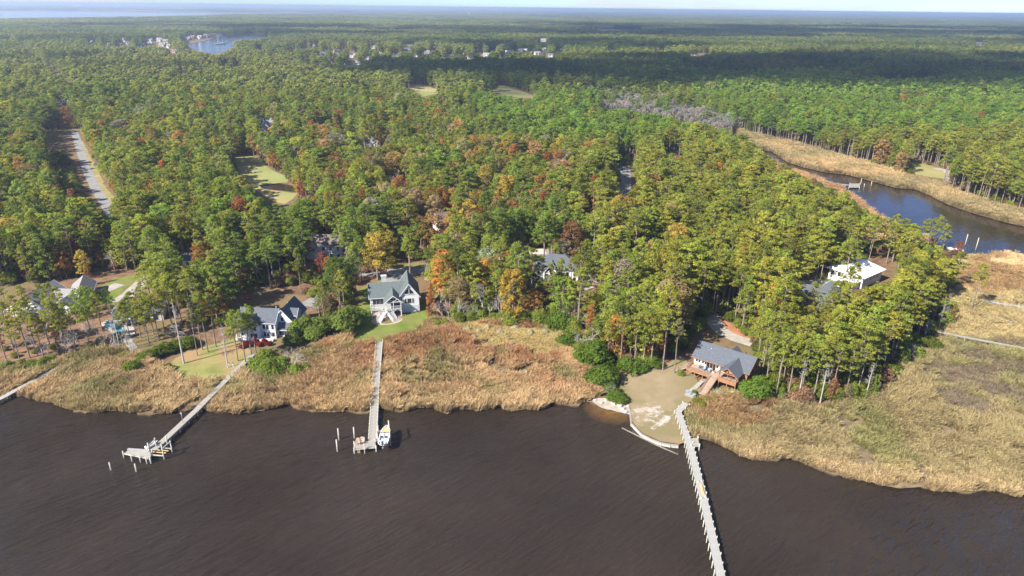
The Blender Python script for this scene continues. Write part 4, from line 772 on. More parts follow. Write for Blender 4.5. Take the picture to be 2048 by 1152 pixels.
# --- pale grey-roofed house at the far left
g = House('grey_roofed_house', 'white house under a broad pale grey roof at the left edge', 28, 632, -3)
g.block(0, 11.5, 0, 13, 0, 3.2, 7.4, 'v', 'white', 'roof_grey', oh=.6); g.block(7, 17.5, 6, 13, 0, 3.2, 6.0, 'u', 'white', 'roof_grey'); g.block(13, 18, 2, 10, 0, 3.0, 5.2, 'v', 'white', 'roof_grey')
for u in (1.4, 3.2, 5.2, 8, 10): g.win('front', u, .7, 1.0, 1.5, 0)
g.part('porch_roof', MB().box(-.6, 11.8, -3.2, -.3, 2.9, 3.05), 'white')
for u in (-.3, 2.7, 5.7, 8.7, 11.5): g.post(u, -3.0, 0, 2.9)
g.win('front', 15.5, .8, 1.6, 1.3, 2, cols=2); g.part('roof_vent', MB().box(7.2, 7.7, 8.5, 9.0, 6.6, 7.1), 'darkvinyl')
gg = House('garage', 'long dark-roofed garage right of the pale grey roof', 140, 615, 24, 'garage')
gg.block(0, 6.5, 0, 15, 0, 3.0, 5.4, 'v', 'white', 'roof_grey')
gg.win('front', 3.2, .6, 2.0, 1.6, 0, cols=2)
for v in (3, 7, 11): gg.win('left', v, .8, 1.0, 1.2, 0)
# --- pool house
q = House('pool_house', 'low grey-roofed house half hidden by pines beside the swimming pool', 238, 650, 18)
q.hip(0, 13, 0, 8, 0, 3.0, 5.6, 'cream', 'roof_slate'); q.block(-2.0, 4, 2, 11, 0, 3.0, 5.4, 'v', 'cream', 'roof_slate')
for u in (1.2, 3.6, 6.0, 8.4, 10.8): q.win('front', u, .4, 1.4, 1.9, 0)
q.part('pergola', MB().box(-.5, 4.5, -3.0, -.4, 2.6, 2.75), 'white')
for u in (-.3, 4.3): q.post(u, -2.8, 0, 2.6)
# swimming pool
PO = [(206, 648), (216, 644), (234, 649), (251, 660), (251, 666), (240, 667), (226, 661), (212, 653)]
sheet('pool_deck', [(200, 648), (213, 640), (245, 642), (268, 655), (270, 668), (256, 680), (252, 672), (235, 670), (210, 658)], M['concrete'], ZL + .08, 1.5, .05, 70)
pl = empty('swimming_pool', G(228, 655)); tag(pl, 'turquoise swimming pool with pale coping beside the low grey-roofed house', 'pool'); g0 = GP(PO, ZL + .1); cx = np.array([pl.location.x, pl.location.y])
MB().prism([tuple(p - cx) for p in g0], -.05, .06).build('water', M['pool'], pl, loc=(0, 0, .06))
mb = MB()
for i in range(len(g0)):
    a = g0[i] - cx; b_ = g0[(i + 1) % len(g0)] - cx; mb.bar((*a, .16), (*b_, .16), .45, .12)
mb.build('coping', M['concrete'], pl)
strip('path', [(252, 676), (262, 690), (268, 698)], 2.2, M['plank'], ZL + .12)
# --- further houses among the trees
def simple(name, label, px, py, rz, W, D, e, r, roof, wall, hip=False, wins=4, wing=None):
    s = House(name, label, px, py, rz)
    (s.hip if hip else s.block)(0, W, 0, D, 0, e, r, wall=wall, roof=roof)
    if wing: s.block(*wing[0], 0, *wing[1], 'v', wall, roof)
    for i in range(wins):
        u = W * (i + .5) / wins; s.win('front', u, e - 2.2, 1.1, 1.5, 0)
        if e > 4.5: s.win('front', u, .6, 1.1, 1.5, 0)
    for v in (D * .3, D * .7): s.win('right', v, e - 2.2, 1.1, 1.4, W); s.win('left', v, e - 2.2, 1.1, 1.4, 0)
    return s
b1 = simple('brown_roofed_house', 'cream two-storey house with a brown roof between pines above the red tree', 612, 516, -2, 15, 9, 5.6, 8.6, 'roof_brown', 'cream', wins=5, wing=((1, 5, -1.5, 4), (5.2, 7.2)))
b2 = simple('dark_roofed_house', 'white house with wide slate hip roof amid the central pines', 1070, 562, -4, 16, 10, 4.8, 9.2, 'roof_slate', 'white', hip=True, wins=6, wing=((4, 8.5, -1.2, 5), (4.9, 7.6)))
b3 = House('white_roofed_house', 'house with a brilliant white metal roof near the creek', 1722, 578, 38); b3.hip(0, 14.5, 0, 13, 0, 4.4, 7.2, 'white', 'roof_white', inset=3.0, oh=1.0); b3.block(-4.5, 1.5, 1, 7, 0, 3.0, 4.6, 'u', 'white', 'roof_white')
for u in (6, 8.5, 11): b3.win('front', u, 2.2, 1.1, 1.5, 0)
for v in (9, 11.5): b3.win('left', v, 2.2, 1.1, 1.5, 0)
b4 = simple('brick_house', 'red brick house with grey roof deep in the right-hand pines', 1600, 618, -12, 15, 8, 5.2, 7.6, 'roof_slate', 'brick', wins=4); b4.block(9, 14, 4, 13, 0, 4, 6.4, 'v', 'brick', 'roof_slate')
b5 = simple('long_grey_roofed_house', 'long low house with pale grey roof beside the fairway', 676, 297, 2, 34, 13, 3.2, 6.8, 'roof_grey', 'siding', wins=6, wing=((24, 33, -3, 7), (3.3, 6.7)))
b6 = simple('dark_gabled_house', 'dark-roofed white house at the edge of the bright pine stand', 1328, 309, 6, 17, 11, 4, 8.8, 'roof_slate', 'white', hip=True)
b7 = simple('pale_gabled_house', 'pale house with grey gables alone in the woods left of the fairway', 522, 264, 20, 12, 10, 6, 10, 'roof_grey', 'white', wins=3, wing=((1, 6, -3, 5), (5.6, 9.2)))
b8 = simple('cream_gabled_house', 'small cream gable peeking out below the orange treetops', 880, 466, 35, 9, 7, 4.5, 8.2, 'roof_brown', 'cream', wins=3)
b9 = simple('grey_gabled_house', 'grey-roofed house glimpsed in the woods at the upper left', 116, 216, -20, 22, 14, 6, 11, 'roof_grey', 'white', wins=3)
b10 = simple('white_cottage', 'small white cottage by the road behind the autumn-red trees', 366, 536, 10, 8, 6, 3, 5, 'roof_slate', 'white', wins=2)
DIRW = ['by the bay', 'among the village trees']
FMATS = [('roof_grey', 'foundation'), ('roof_slate', 'foundation'), ('roof_brown', 'brick'), ('roof_white', 'bluegrey')]
def near_word(x, y):
    if x < 345 and y < 100: return 'on the wooded shore left of the bay'
    if x < 460 and y < 100: return 'along the bay shore'
    if x < 560 and y > 99: return 'in the woods below the bay'
    if y > 150: return 'in the dark woods above the fairways'
    if x < 780: return 'in the village clearing left of centre'
    if x < 1000: return 'in the village at the middle'
    if x < 1150: return 'in the cluster right of the village'
    return 'in the far forest at right'
seen = {}
for k, (x, y, t) in enumerate(HOUSES_FAR):
    wd = near_word(x, y); seen[wd] = seen.get(wd, 0) + 1
    p = G(x, y); d = p.length; W = min(30, max(12, 9.5 * d / FPX)); kindw = ('grey-roofed pale house', 'slate-roofed pale house', 'brown-roofed brick house', 'white-roofed blue house')[t]
    ordw = ('first', 'second', 'third', 'fourth', 'fifth', 'sixth', 'seventh', 'eighth', 'ninth', 'tenth', 'eleventh', 'twelfth', 'thirteenth', 'fourteenth', 'fifteenth', 'sixteenth', 'seventeenth', 'eighteenth')[seen[wd] - 1]
    s = House('distant_house', 'tiny %s, %s %s' % (kindw, ordw, wd), x - 4, y + 2, RNG.uniform(-35, 35)); s.o['group'] = 'distant houses'
    s.block(0, W, 0, W * .62, 0, W * .34, W * .62, 'u', FMATS[t][1], FMATS[t][0], oh=.5)
    s.block(W * .55, W * .9, -W * .18, W * .3, 0, W * .3, W * .5, 'v', FMATS[t][1], FMATS[t][0], oh=.4)
    for i in range(3): s.win('front', W * (.12 + .15 * i), W * .1, W * .08, W * .12, 0)
# ------------------------------------------------------------------ piers, seawall, boats
PIERS = []
def pier(name, label, px, width, z, panel, m, pile_top=.0, pile_every=2, pile_r=.13, edge=True, rails=None, drop=1.2, pile_m='pile'):
    g = [G(x, y, z) for x, y in px]; o = empty(name, (g[0].x, g[0].y, 0)); tag(o, label, 'pier' if 'boardwalk' not in name else 'boardwalk'); org = Vector((g[0].x, g[0].y, 0)); PIERS.append(([(p.x, p.y) for p in g], width))
    pm = MB().tube((0, 0, -drop), (0, 0, z + pile_top), pile_r, pile_r * .9, 8).mesh('piling', M[pile_m], True)
    for a, b_ in zip(g[:-1], g[1:]):
        d = b_ - a; L = d.length; n_ = max(1, round(L / panel)); pl_ = L / n_; az = math.atan2(d.y, d.x); mb = MB(); nb = max(2, int(pl_ / .30))
        for i in range(nb):
            x0 = pl_ * i / nb; dz = RNG.uniform(-.008, .008); mb.box(x0 + .01, x0 + pl_ / nb - .015, -width / 2 + RNG.uniform(0, .03), width / 2 - RNG.uniform(0, .03), -.06 + dz, dz)
        me = mb.mesh('deck_panel', M[m]); sm = MB().box(0, pl_, -width / 2 + .12, -width / 2 + .24, -.32, -.065).box(0, pl_, width / 2 - .24, width / 2 - .12, -.32, -.065).mesh('stringer', M['beam'])
        for i in range(n_):
            p = a + d * (i / n_) - org; s_ = link('deck_panel', me, o, (p.x, p.y, z + RNG.uniform(-.025, .025)), az); link('stringer', sm, o, (p.x, p.y, z - .03), az)
            if i % pile_every == 0 or i == n_ - 1:
                nn = Vector((-d.y, d.x, 0)).normalized(); off = width / 2 + (pile_r * .7 if pile_top > 0 else -.25)
                for sg in (-1, 1): q_ = p + nn * sg * off; link('piling', pm, o, (q_.x, q_.y, RNG.uniform(-.12, .12) if pile_top > 0 else -.1))
    return o
def platform(o, px4, z, m, name='platform', piles=True, pile_top=.5):
    g = [G(x, y, z) - Vector((o.location.x, o.location.y, 0)) for x, y in px4]; a, b_, c, d = g; nb = max(2, int((b_ - a).length / .3)); mb = MB()
    for i in range(nb):
        t0, t1 = i / nb + .004, (i + 1) / nb - .004; v = [a.lerp(b_, t0), a.lerp(b_, t1), d.lerp(c, t1), d.lerp(c, t0)]; mb.add([(p.x, p.y, z - .07) for p in v] + [(p.x, p.y, z) for p in v], [(3, 2, 1, 0), (4, 5, 6, 7), (0, 1, 5, 4), (1, 2, 6, 5), (2, 3, 7, 6), (3, 0, 4, 7)])
    mb.build(name, M[m], o); mb = MB()
    for p, r in zip(g, g[1:] + g[:1]): mb.bar((p.x, p.y, z - .2), (r.x, r.y, z - .2), .08, .24)
    mb.build('rim_joist', M['pile'], o)
    if piles:
        for p in g: MB().tube((p.x, p.y, -1.2), (p.x, p.y, z + pile_top), .15, .14, 8).build('piling', M['pile'], o, True)
def mooring_pile(label, px, py, h, r=.17, lean=(0, 0)):
    p = G(px, py, 0); o = empty('mooring_pile', p); tag(o, label, 'piling', 'free-standing mooring piles'); MB().tube((0, 0, -1.5), (lean[0], lean[1], h), r, r * .88, 9).build('post', M['pile'], o, True); MB().tube((lean[0], lean[1], h), (lean[0], lean[1], h + .12), r * .95, .02, 9).build('cap', M['white'], o, True)
# middle pier with boat
mid = pier('wooden_pier', 'straight grey plank pier running from the green lawn to the motorboat', [(759, 682), (752, 760), (745, 884)], 1.75, 1.25, 1.45, 'plank', .55, 1, .11)
platform(mid, [(708, 885), (750, 880), (752, 894), (708, 898)], 1.25, 'plank', piles=True, pile_top=.35)
for px, py in ((729, 884), (729, 898)):
    p = G(px, py, 1.25) - mid.location; MB().tube((p.x, p.y, -1.2), (p.x, p.y, 2.6), .13, .12, 8).build('piling', M['pile'], mid, True)
mb = MB(); p = G(715, 899, 1.0) - mid.location
for s_ in (0, .5): mb.bar((p.x + s_, p.y, -.4), (p.x + s_, p.y, 1.2), .07, .07)
for k in range(4): mb.bar((p.x, p.y, -.2 + .35 * k), (p.x + .5, p.y, -.2 + .35 * k), .07, .07)
mb.build('ladder', M['tan'], mid)
for k, (px, py) in enumerate(((716, 888), (724, 886))): deck_chair('adirondack_chair', ['tan slatted chair at the left end of the middle pier platform', 'tan slatted chair nearer the walkway on the middle pier platform'][k], G(px, py, 1.25), math.radians(12), mat('tan_plastic', (.50, .34, .24), (.58, .42, .32), 2, .6), 'chair', 1.15, 'chairs on the pier platform')
mooring_pile('pale mooring pile standing alone, upper one left of the middle pier', 678, 880, 3.2); mooring_pile('pale mooring pile standing alone, lower one left of the middle pier', 675, 903, 3.2); mooring_pile('tall pile behind the left end of the middle pier platform', 709, 876, 3.0)
# boat on its lift
def make_boat(name, label, px, py, z, rz, L=7.0, B=2.45):
    o = empty(name, G(px, py, z), rz); tag(o, label, 'boat'); S = []
    st = [(0, .92, .35), (.15, .97, .30), (.35, 1.0, .25), (.55, .98, .25), (.72, .86, .3), (.85, .62, .42), (.94, .36, .55), (1.0, .05, .75)]
    vs = []; 
    for t, wv, kz in st:
        x = L * t; b_ = B / 2 * wv; sh = .95 + .28 * t * t
        vs += [(x, 0, kz - .25), (x, b_ * .62, kz), (x, b_ * .93, kz + .4), (x, b_, sh), (x, b_ * .84, sh + .03), (x, b_ * .80 if t < .9 else b_ * .5, sh - .03)]
    k = 6; F = []
    allv = vs + [(x, -y, z_) for x, y, z_ in vs]; n0 = len(vs)
    for i in range(len(st) - 1):
        for j in range(5):
            a, b_, c, d = i * k + j, (i + 1) * k + j, (i + 1) * k + j + 1, i * k + j + 1; F += [(a, b_, c, d), (n0 + d, n0 + c, n0 + b_, n0 + a)]
    F += [(0, 1, 2, 3, 4, 5), (n0 + 5, n0 + 4, n0 + 3, n0 + 2, n0 + 1, n0)]
    MB().add(allv, F).build('hull', M['gel'], o)
    MB().prism([(.1, -B * .40), (L * .6, -B * .40), (L * .8, -B * .26), (L * .9, -B * .12), (L * .9, B * .12), (L * .8, B * .26), (L * .6, B * .40), (.1, B * .40)], .45, .6).build('cockpit_floor', M['gel'], o)
    MB().prism([(L * .60, -B * .35), (L * .74, -B * .31), (L * .88, -B * .15), (L * .91, 0), (L * .88, B * .15), (L * .74, B * .31), (L * .60, B * .35)], .7, 1.06).build('bow_cushion', M['tan'], o)
    c = MB().box(L * .43, L * .53, -B * .34, -B * .06, .6, 1.25).build('console', M['gel'], o); MB().box(L * .43, L * .53, B * .06, B * .34, .6, 1.25).build('console', M['gel'], o)
    MB().add([(L * .53, -B * .42, 1.1), (L * .53, B * .42, 1.1), (L * .49, B * .40, 1.62), (L * .49, -B * .40, 1.62)], [(0, 1, 2, 3)]).build('windshield', M['glass'], o)
    for sg in (-1, 1): s_ = MB().box(L * .30, L * .38, sg * B * .2 - .28, sg * B * .2 + .28, .6, 1.05).build('seat', M['bluegrey'], o); MB().box(L * .29, L * .31, sg * B * .2 - .28, sg * B * .2 + .28, 1.0, 1.45).build('seat_back', M['darkvinyl'], s_)
    MB().box(.5, .95, -B * .36, B * .36, .6, 1.0).build('rear_bench', M['white'], o)
    e = empty('outboard_motor'); e.parent = o; MB().box(-.65, -.05, -.22, .22, .95, 1.6).build('cowling', M['darkvinyl'], e); MB().box(-.45, -.2, -.09, .09, -.1, .95).build('lower_unit', M['darkvinyl'], e); MB().tube((-.55, 0, .0), (-.42, 0, .0), .2, .2, 10).build('propeller', M['metal'], e)
    return o
bo = make_boat('motorboat', 'white motorboat with tan bow cushion hoisted on a lift beside the middle pier', 766, 893, 1.5, math.radians(92))
lift = empty('boat_lift', G(766, 886, 0)); tag(lift, 'timber boat lift with tall posts holding the white motorboat', 'boat lift')
for (px, py, h_) in ((781, 891, 4.6), (779, 872, 4.4), (756, 889, 3.0), (757, 872, 3.0)):
    p = G(px, py, 0) - lift.location; MB().tube((p.x, p.y, -1.5), (p.x, p.y, h_), .16, .14, 9).build('post', M['pile'], lift, True)
a = G(756, 889, 0) - lift.location; b_ = G(781, 891, 0) - lift.location; c = G(757, 872, 0) - lift.location; d = G(779, 872, 0) - lift.location
for p, r in ((a, b_), (c, d)): MB().bar((p.x, p.y, 1.45), (r.x, r.y, 1.45), .16, .25).build('cradle_beam', M['metal'], lift)
MB().bar((b_.x, b_.y, 4.3), (d.x, d.y, 4.2), .14, .25).build('top_beam', M['pile'], lift)
# left pier with T platform
lp = pier('wooden_pier', 'long slanting grey pier with an angled end platform at left', [(506, 708), (470, 742), (390, 822), (306, 900)], 1.55, 1.3, 1.9, 'plank', 0, 2)
platform(lp, [(246, 906), (258, 900), (304, 903), (300, 917)], 1.3, 'plank', pile_top=.5)
for px, py in ((262, 913), (279, 915), (292, 918)):
    p = G(px, py, 1.3) - lp.location; MB().tube((p.x, p.y, -1.2), (p.x, p.y, 1.9), .13, .12, 8).build('piling', M['pile'], lp, True)
p0 = G(256, 901, 1.3) - lp.location; p1 = G(298, 904, 1.3) - lp.location; MB().bar((p0.x, p0.y, 1.75), (p1.x, p1.y, 1.75), .5, .1).bar((p0.x, p0.y, 1.5), (p1.x, p1.y, 1.5), .4, .4).build('bench', M['plank2'], lp)
sl = empty('empty_boat_lift', G(325, 905, 0)); tag(sl, 'empty boat lift of pale posts and beams beside the left pier end', 'boat lift')
gp = [G(x, y, 0) - sl.location for x, y in ((302, 917), (315, 902), (329, 919), (345, 905), (336, 893))]
for p, h_ in zip(gp, (4.2, 3.6, 4.0, 3.2, 3.0)): MB().tube((p.x, p.y, -1.5), (p.x, p.y, h_), .16, .14, 9).build('post', M['pile'], sl, True)
for i, j, z_ in ((2, 3, 2.9), (0, 1, 3.2), (0, 2, 1.0), (1, 3, 1.0)): MB().bar((gp[i].x, gp[i].y, z_), (gp[j].x, gp[j].y, z_), .16, .24).build('beam', M['pile'], sl)
for t in (.3, .6): 
    q_ = gp[0].lerp(gp[1], t); r_ = gp[2].lerp(gp[3], t); MB().bar((q_.x, q_.y, 1.2), (r_.x, r_.y, 1.2), .2, .12).build('bunk', M['tan'], sl)
js = empty('jet_ski', G(292, 898, 1.4), math.radians(60)); tag(js, 'small white watercraft sitting at the left pier corner', 'watercraft'); MB().add([(0, -.45, 0), (2.2, -.35, .1), (2.9, 0, .4), (2.2, .35, .1), (0, .45, 0), (0, -.5, .5), (2.1, -.45, .55), (2.95, 0, .6), (2.1, .45, .55), (0, .5, .5)], [(4, 3, 2, 1, 0), (5, 6, 7, 8, 9), (0, 1, 6, 5), (1, 2, 7, 6), (2, 3, 8, 7), (3, 4, 9, 8), (4, 0, 5, 9)]).build('hull', M['gel'], js)
MB().box(.2, 1.3, -.18, .18, .5, .85).build('seat', M['darkvinyl'], js); MB().bar((1.5, -.4, 1.0), (1.5, .4, 1.0), .08, .08).bar((1.5, 0, .5), (1.5, 0, 1.0), .2, .1).build('handlebar', M['darkvinyl'], js)
mooring_pile('short pale mooring pile at the far lower left of the left pier', 222, 940, 2.0); mooring_pile('short pale mooring pile below the left pier platform', 273, 943, 2.0)
def lamp_post(label, px, py, z, h_):
    o = empty('lamp_post', G(px, py, z)); tag(o, label, 'lamp post', 'lamp posts along the left pier'); MB().tube((0, 0, 0), (0, 0, h_), .06, .05, 7).build('pole', M['metal'], o, True); MB().box(-.18, .18, -.18, .18, h_, h_ + .3).build('lantern', M['white'], o); MB().add([(-.26, -.26, h_ + .3), (.26, -.26, h_ + .3), (.26, .26, h_ + .3), (-.26, .26, h_ + .3), (0, 0, h_ + .5)], [(0, 1, 4), (1, 2, 4), (2, 3, 4), (3, 0, 4), (3, 2, 1, 0)]).build('cap', M['darkvinyl'], o)
lamp_post('thin lamp post halfway along the left pier over the water', 366, 845, 1.3, 2.6); lamp_post('thin lamp post where the left pier meets the lawn', 461, 750, 1.0, 3.4); lamp_post('thin lamp post right of the left pier by the bush', 470, 755, .35, 4.2)
# pier at the left edge
pier('wooden_pier', 'low pale pier cutting through reeds at the left edge', [(116, 735), (60, 765), (0, 797), (-90, 845)], 1.5, 1.2, 2.0, 'plank2', 0, 2)
# right pier
rp = pier('wooden_pier', 'long pale pier with capped posts crossing the river at lower right', [(1372, 806), (1356, 823), (1378, 885), (1404, 985), (1428, 1090), (1452, 1200), (1475, 1310)], 1.65, 1.5, 2.1, 'plank2', .30, 1, .11)
platform(rp, [(1379, 877), (1396, 876), (1399, 891), (1382, 892)], 1.4, 'plank', pile_top=.5)
platform(rp, [(1396, 966), (1403, 964), (1410, 995), (1402, 999)], 1.3, 'plank', name='bench_platform', pile_top=.6)
p0 = G(1401, 972, 1.3) - rp.location; p1 = G(1407, 994, 1.3) - rp.location; MB().bar((p0.x, p0.y, 1.75), (p1.x, p1.y, 1.75), .45, .08).bar((p0.x, p0.y, 1.5), (p1.x, p1.y, 1.5), .3, .35).build('bench', M['tan'], rp)
# seawall
SW = [(1259, 817), (1261, 832), (1262, 846), (1283, 868), (1303, 879), (1322, 886), (1340, 889), (1357, 891)]
sw = empty('seawall', G(1262, 846, 0)); tag(sw, 'pale timber seawall curving round the dry lawn', 'seawall'); gs = [G(x, y, .75) - sw.location for x, y in SW]
for a, b_ in zip(gs[:-1], gs[1:]):
    n_ = max(1, int((b_ - a).length / 1.6))
    for i in range(n_):
        q0 = a.lerp(b_, i / n_); q1 = a.lerp(b_, (i + 1) / n_); MB().bar((q0.x, q0.y, .05), (q1.x, q1.y, .05), .12, 1.3).build('panel', M['pile'], sw); MB().tube((q0.x, q0.y - .14, -1), (q0.x, q0.y - .14, .82), .12, .12, 7).build('piling', M['pile'], sw)
    MB().bar((a.x, a.y, .78), (b_.x, b_.y, .78), .38, .08).build('cap_board', M['plank'], sw)
# floating boom and log
bm_ = empty('floating_boom', G(1300, 882, 0)); tag(bm_, 'long thin floating timber boom off the seawall', 'boom'); f0 = G(1244, 856, .1) - bm_.location; f1 = G(1310, 889, .1) - bm_.location; f2 = G(1356, 909, .1) - bm_.location
MB().tube((f0.x, f0.y, .12), (f1.x, f1.y, .12), .15, .17, 8).build('log', M['beam'], bm_, True); MB().tube((f1.x, f1.y, .12), (f2.x, f2.y, .12), .17, .14, 8).build('log', M['beam'], bm_, True)
# rocks on the little beach
for k, (x, y, s_) in enumerate(((1190, 800, .5), (1203, 805, .6), (1240, 812, .8), (1246, 818, .7), (1252, 824, .6), (1228, 806, .9), (1236, 803, .7), (1256, 812, .6), (1212, 800, .6))):
    bmm = bmesh.new(); bmesh.ops.create_icosphere(bmm, subdivisions=2, radius=s_)
    rr = random.Random(k)
    for v in bmm.verts: v.co *= rr.uniform(.75, 1.15); v.co.z *= .7
    me = bpy.data.meshes.new('boulder'); bmm.to_mesh(me); bmm.free(); me.materials.append(M['rock']); o = link('boulder', me, loc=G(x, y, ZL + .1)); o.rotation_euler = (0, 0, k); tag(o, 'pale boulder on the small beach, %s from its left end' % ('first', 'third', 'sixth', 'seventh', 'ninth', 'fourth', 'fifth', 'eighth', 'second')[k], 'boulder', 'boulders on the beach')
# boardwalks in the right marsh and creek
pier('marsh_boardwalk', 'white-railed boardwalk at right edge crossing the upper marsh', [(1966, 601), (2010, 608), (2080, 620)], 1.4, 2.1, 2.2, 'plank2', .5, 2, .09)
pier('marsh_boardwalk', 'long low weathered boardwalk crossing the marsh below the lone pine', [(1858, 659), (1930, 674), (2000, 687), (2090, 704)], 1.3, 1.75, 2.2, 'plank', 0, 3)
pier('marsh_boardwalk', 'narrow broken boardwalk between the two larger marsh boardwalks', [(1975, 628), (2000, 636), (2030, 645)], .7, 1.5, 2.2, 'plank', 0, 3)
pier('creek_boardwalk', 'thin pale boardwalk behind the pines by the creek', [(1688, 466), (1760, 467), (1868, 468)], 1.4, 1.8, 2.5, 'plank2', 0, 3)
cd = pier('creek_dock', 'short brown dock at the end of the reed point in the creek', [(1655, 366), (1700, 370)], 1.6, 1.0, 2.4, 'plank', 0, 2); platform(cd, [(1700, 367), (1720, 367), (1719, 374), (1698, 374)], 1.0, 'plank', pile_top=.4)
mooring_pile('white-topped pile at the corner of the creek dock', 1721, 369, 3.6); mooring_pile('lone white-topped pile right of the creek dock', 1742, 372, 2.8); mooring_pile('short pile just right of the creek dock', 1728, 374, 2.0)
mooring_pile('tall white pile in the creek behind the little white boat', 1951, 500, 5.5); mooring_pile('tall white pile beside the little white boat in the creek', 1930, 490, 5.0)
make_boat('small_boat', 'little white boat moored in the creek among trees', 1926, 503, .05, math.radians(160), 6.5, 2.2)
# far shore: bridge, towers, town
br = empty('long_bridge', G(130, 20, 0)); tag(br, 'long low pale bridge across the wide river on the horizon', 'bridge'); g = [G(x, y, 8) for x, y in ((95, 20.5), (160, 20.5), (260, 22.2), (340, 24.0), (420, 25.0), (520, 25.8))]; zz = [10, 13, 19, 16, 11, 9]
mb = MB()
for i in range(5): mb.bar((g[i].x - br.location.x, g[i].y - br.location.y, zz[i]), (g[i + 1].x - br.location.x, g[i + 1].y - br.location.y, zz[i + 1]), 14, 4.0)
mb.build('deck', M['concrete'], br)
for i in range(5):
    for t in (0, .12, .25, .38, .5, .62, .75, .88):
        p = g[i].lerp(g[i + 1], t) - br.location; MB().tube((p.x, p.y, -2), (p.x, p.y, zz[i] + (zz[i + 1] - zz[i]) * t), 2.2, 2.2, 6).build('pier_column', M['concrete'], br)
def water_tower(label, px, py, Hh, R):
    o = empty('water_tower', G(px, py)); tag(o, label, 'water tower'); bmm = bmesh.new(); bmesh.ops.create_uvsphere(bmm, u_segments=16, v_segments=10, radius=R); 
    for v in bmm.verts: v.co.z = v.co.z * .8 + Hh - R * .8
    me = bpy.data.meshes.new('tank'); bmm.to_mesh(me); bmm.free(); me.materials.append(M['white']); link('tank', me, o)
    for k in range(6):
        a = k * math.pi / 3; MB().tube((R * .9 * math.cos(a), R * .9 * math.sin(a), 0), (R * .75 * math.cos(a), R * .75 * math.sin(a), Hh - R * .7), .7, .6, 6).build('leg', M['white'], o)
    MB().tube((0, 0, 0), (0, 0, Hh - R), 1.6, 1.6, 8).build('riser', M['white'], o)
water_tower('white water tower standing above the far forest at the centre', 938, 33, 46, 10); water_tower('white water tower on the far shore at upper left', 308, 17.5, 75, 15)
for k, (x, y, W, D, Hh, lb) in enumerate(((155, 15.5, 150, 60, 42, 'large white block on the far shore, the tallest left of the bridge'), (60, 16.5, 260, 60, 16, 'long pale building on the far shore at the left'), (230, 18, 120, 60, 18, 'pale building on the far shore, left of the far water tower'), (285, 19, 120, 60, 20, 'pale building just left of the far water tower'), (330, 19.5, 200, 60, 20, 'pale building just right of the far water tower'), (362, 19.5, 90, 60, 28, 'tall pale building right of the far water tower'), (510, 21, 140, 60, 22, 'pale building on the far shore at the end of the bridge'), (592, 20.5, 70, 60, 26, 'small pale building on the far shore right of the bridge'))):
    o = empty('far_building', G(x, y)); tag(o, lb, 'building', 'buildings on the far shore'); MB().box(-W / 2, W / 2, 0, D, 0, Hh).build('wall', M['cream'], o); MB().box(-W / 2 - 2, W / 2 + 2, -2, D + 2, Hh, Hh + 3).build('roof', M['white'], o)
    for i in range(max(2, int(W / 30))): MB().box(-W / 2 + 8 + i * 28, -W / 2 + 26 + i * 28, -.6, .2, Hh * .3, Hh * .7).build('window', M['glass'], o)
def sailboat(label, px, py, s_):
    o = empty('sailboat', G(px, py, .02), .6); tag(o, label, 'sailboat', 'sailboats moored in the bay'); o.scale = (s_, s_, s_)
    MB().add([(-6, -1.6, 1.4), (3, -1.8, 1.5), (7, 0, 1.9), (3, 1.8, 1.5), (-6, 1.6, 1.4), (-5.5, -1.1, -.2), (3, -1.1, -.2), (5.8, 0, -.2), (3, 1.1, -.2), (-5.5, 1.1, -.2)], [(0, 1, 2, 3, 4), (9, 8, 7, 6, 5), (0, 5, 6, 1), (1, 6, 7, 2), (2, 7, 8, 3), (3, 8, 9, 4), (4, 9, 5, 0)]).build('hull', M['gel'], o)
    MB().tube((1, 0, 1.4), (1, 0, 15), .16, .1, 6).build('mast', M['white'], o); MB().box(-2, 1.5, -.9, .9, 1.4, 2.2).build('cabin', M['gel'], o); MB().tube((1, 0, 3), (-4.5, 0, 3), .22, .22, 6).build('boom', M['bluegrey'], o)
sailboat('white sailboat moored at the tip of the bay point', 445, 88, 1.5); sailboat('white sailboat at the middle of the bay, upper one', 450, 76, 1.2); sailboat('white sailboat just left of the bay point', 435, 89, 1.2)
# ------------------------------------------------------------------ trees one can tell apart
LANDMARKS = [('the white house with the green roof', 780, 610), ('the timber lodge', 1440, 725), ('the white house behind the red shrubs', 545, 645), ('the pale grey-roofed house', 70, 600), ('the swimming pool', 228, 655), ('the brown-roofed house', 650, 490), ('the central slate-roofed house', 1108, 540),
 ('the white metal roof', 1750, 540), ('the brick house', 1630, 598), ('the curved creek', 1760, 400), ('the middle marsh', 980, 660), ('the right-hand marsh', 1780, 780), ('the left road', 200, 400), ('the small road at right of centre', 1250, 370), ('the narrow pond', 585, 385), ('the long slanting pier', 450, 720), ('the forest road', 1000, 520), ('the white cottage', 370, 525)]
def where_word(px, py):
    best = min(LANDMARKS, key=lambda q: (q[1] - px) ** 2 + ((q[2] - py) * 1.6) ** 2); dx, dy = px - best[1], py - best[2]; d = math.hypot(dx, dy)
    far = 'just ' if d < 55 else ('' if d < 120 else 'well ')
    rel = ('right of ' if dx > 0 else 'left of ') if abs(dx) > abs(dy) * 1.2 else ('below ' if dy > 0 else 'behind ')
    return far + rel + best[0]
def tint_word(t, au):
    r, g_, b_ = t
    if b_ > r * .6 and b_ > g_ * .6: return 'greyish'
    if r > g_ * 1.9: return 'rust-red' if r < .2 else 'orange'
    if r > g_ * 1.3: return 'golden' if r > .28 and b_ < .05 else 'tan-brown'
    if r > g_ * 1.02: return 'yellow-green'
    if g_ < .075: return 'dark green'
    if r > g_ * .78: return 'olive-green'
    return 'bright green' if g_ > .125 else 'mid-green'
COUNT = {}
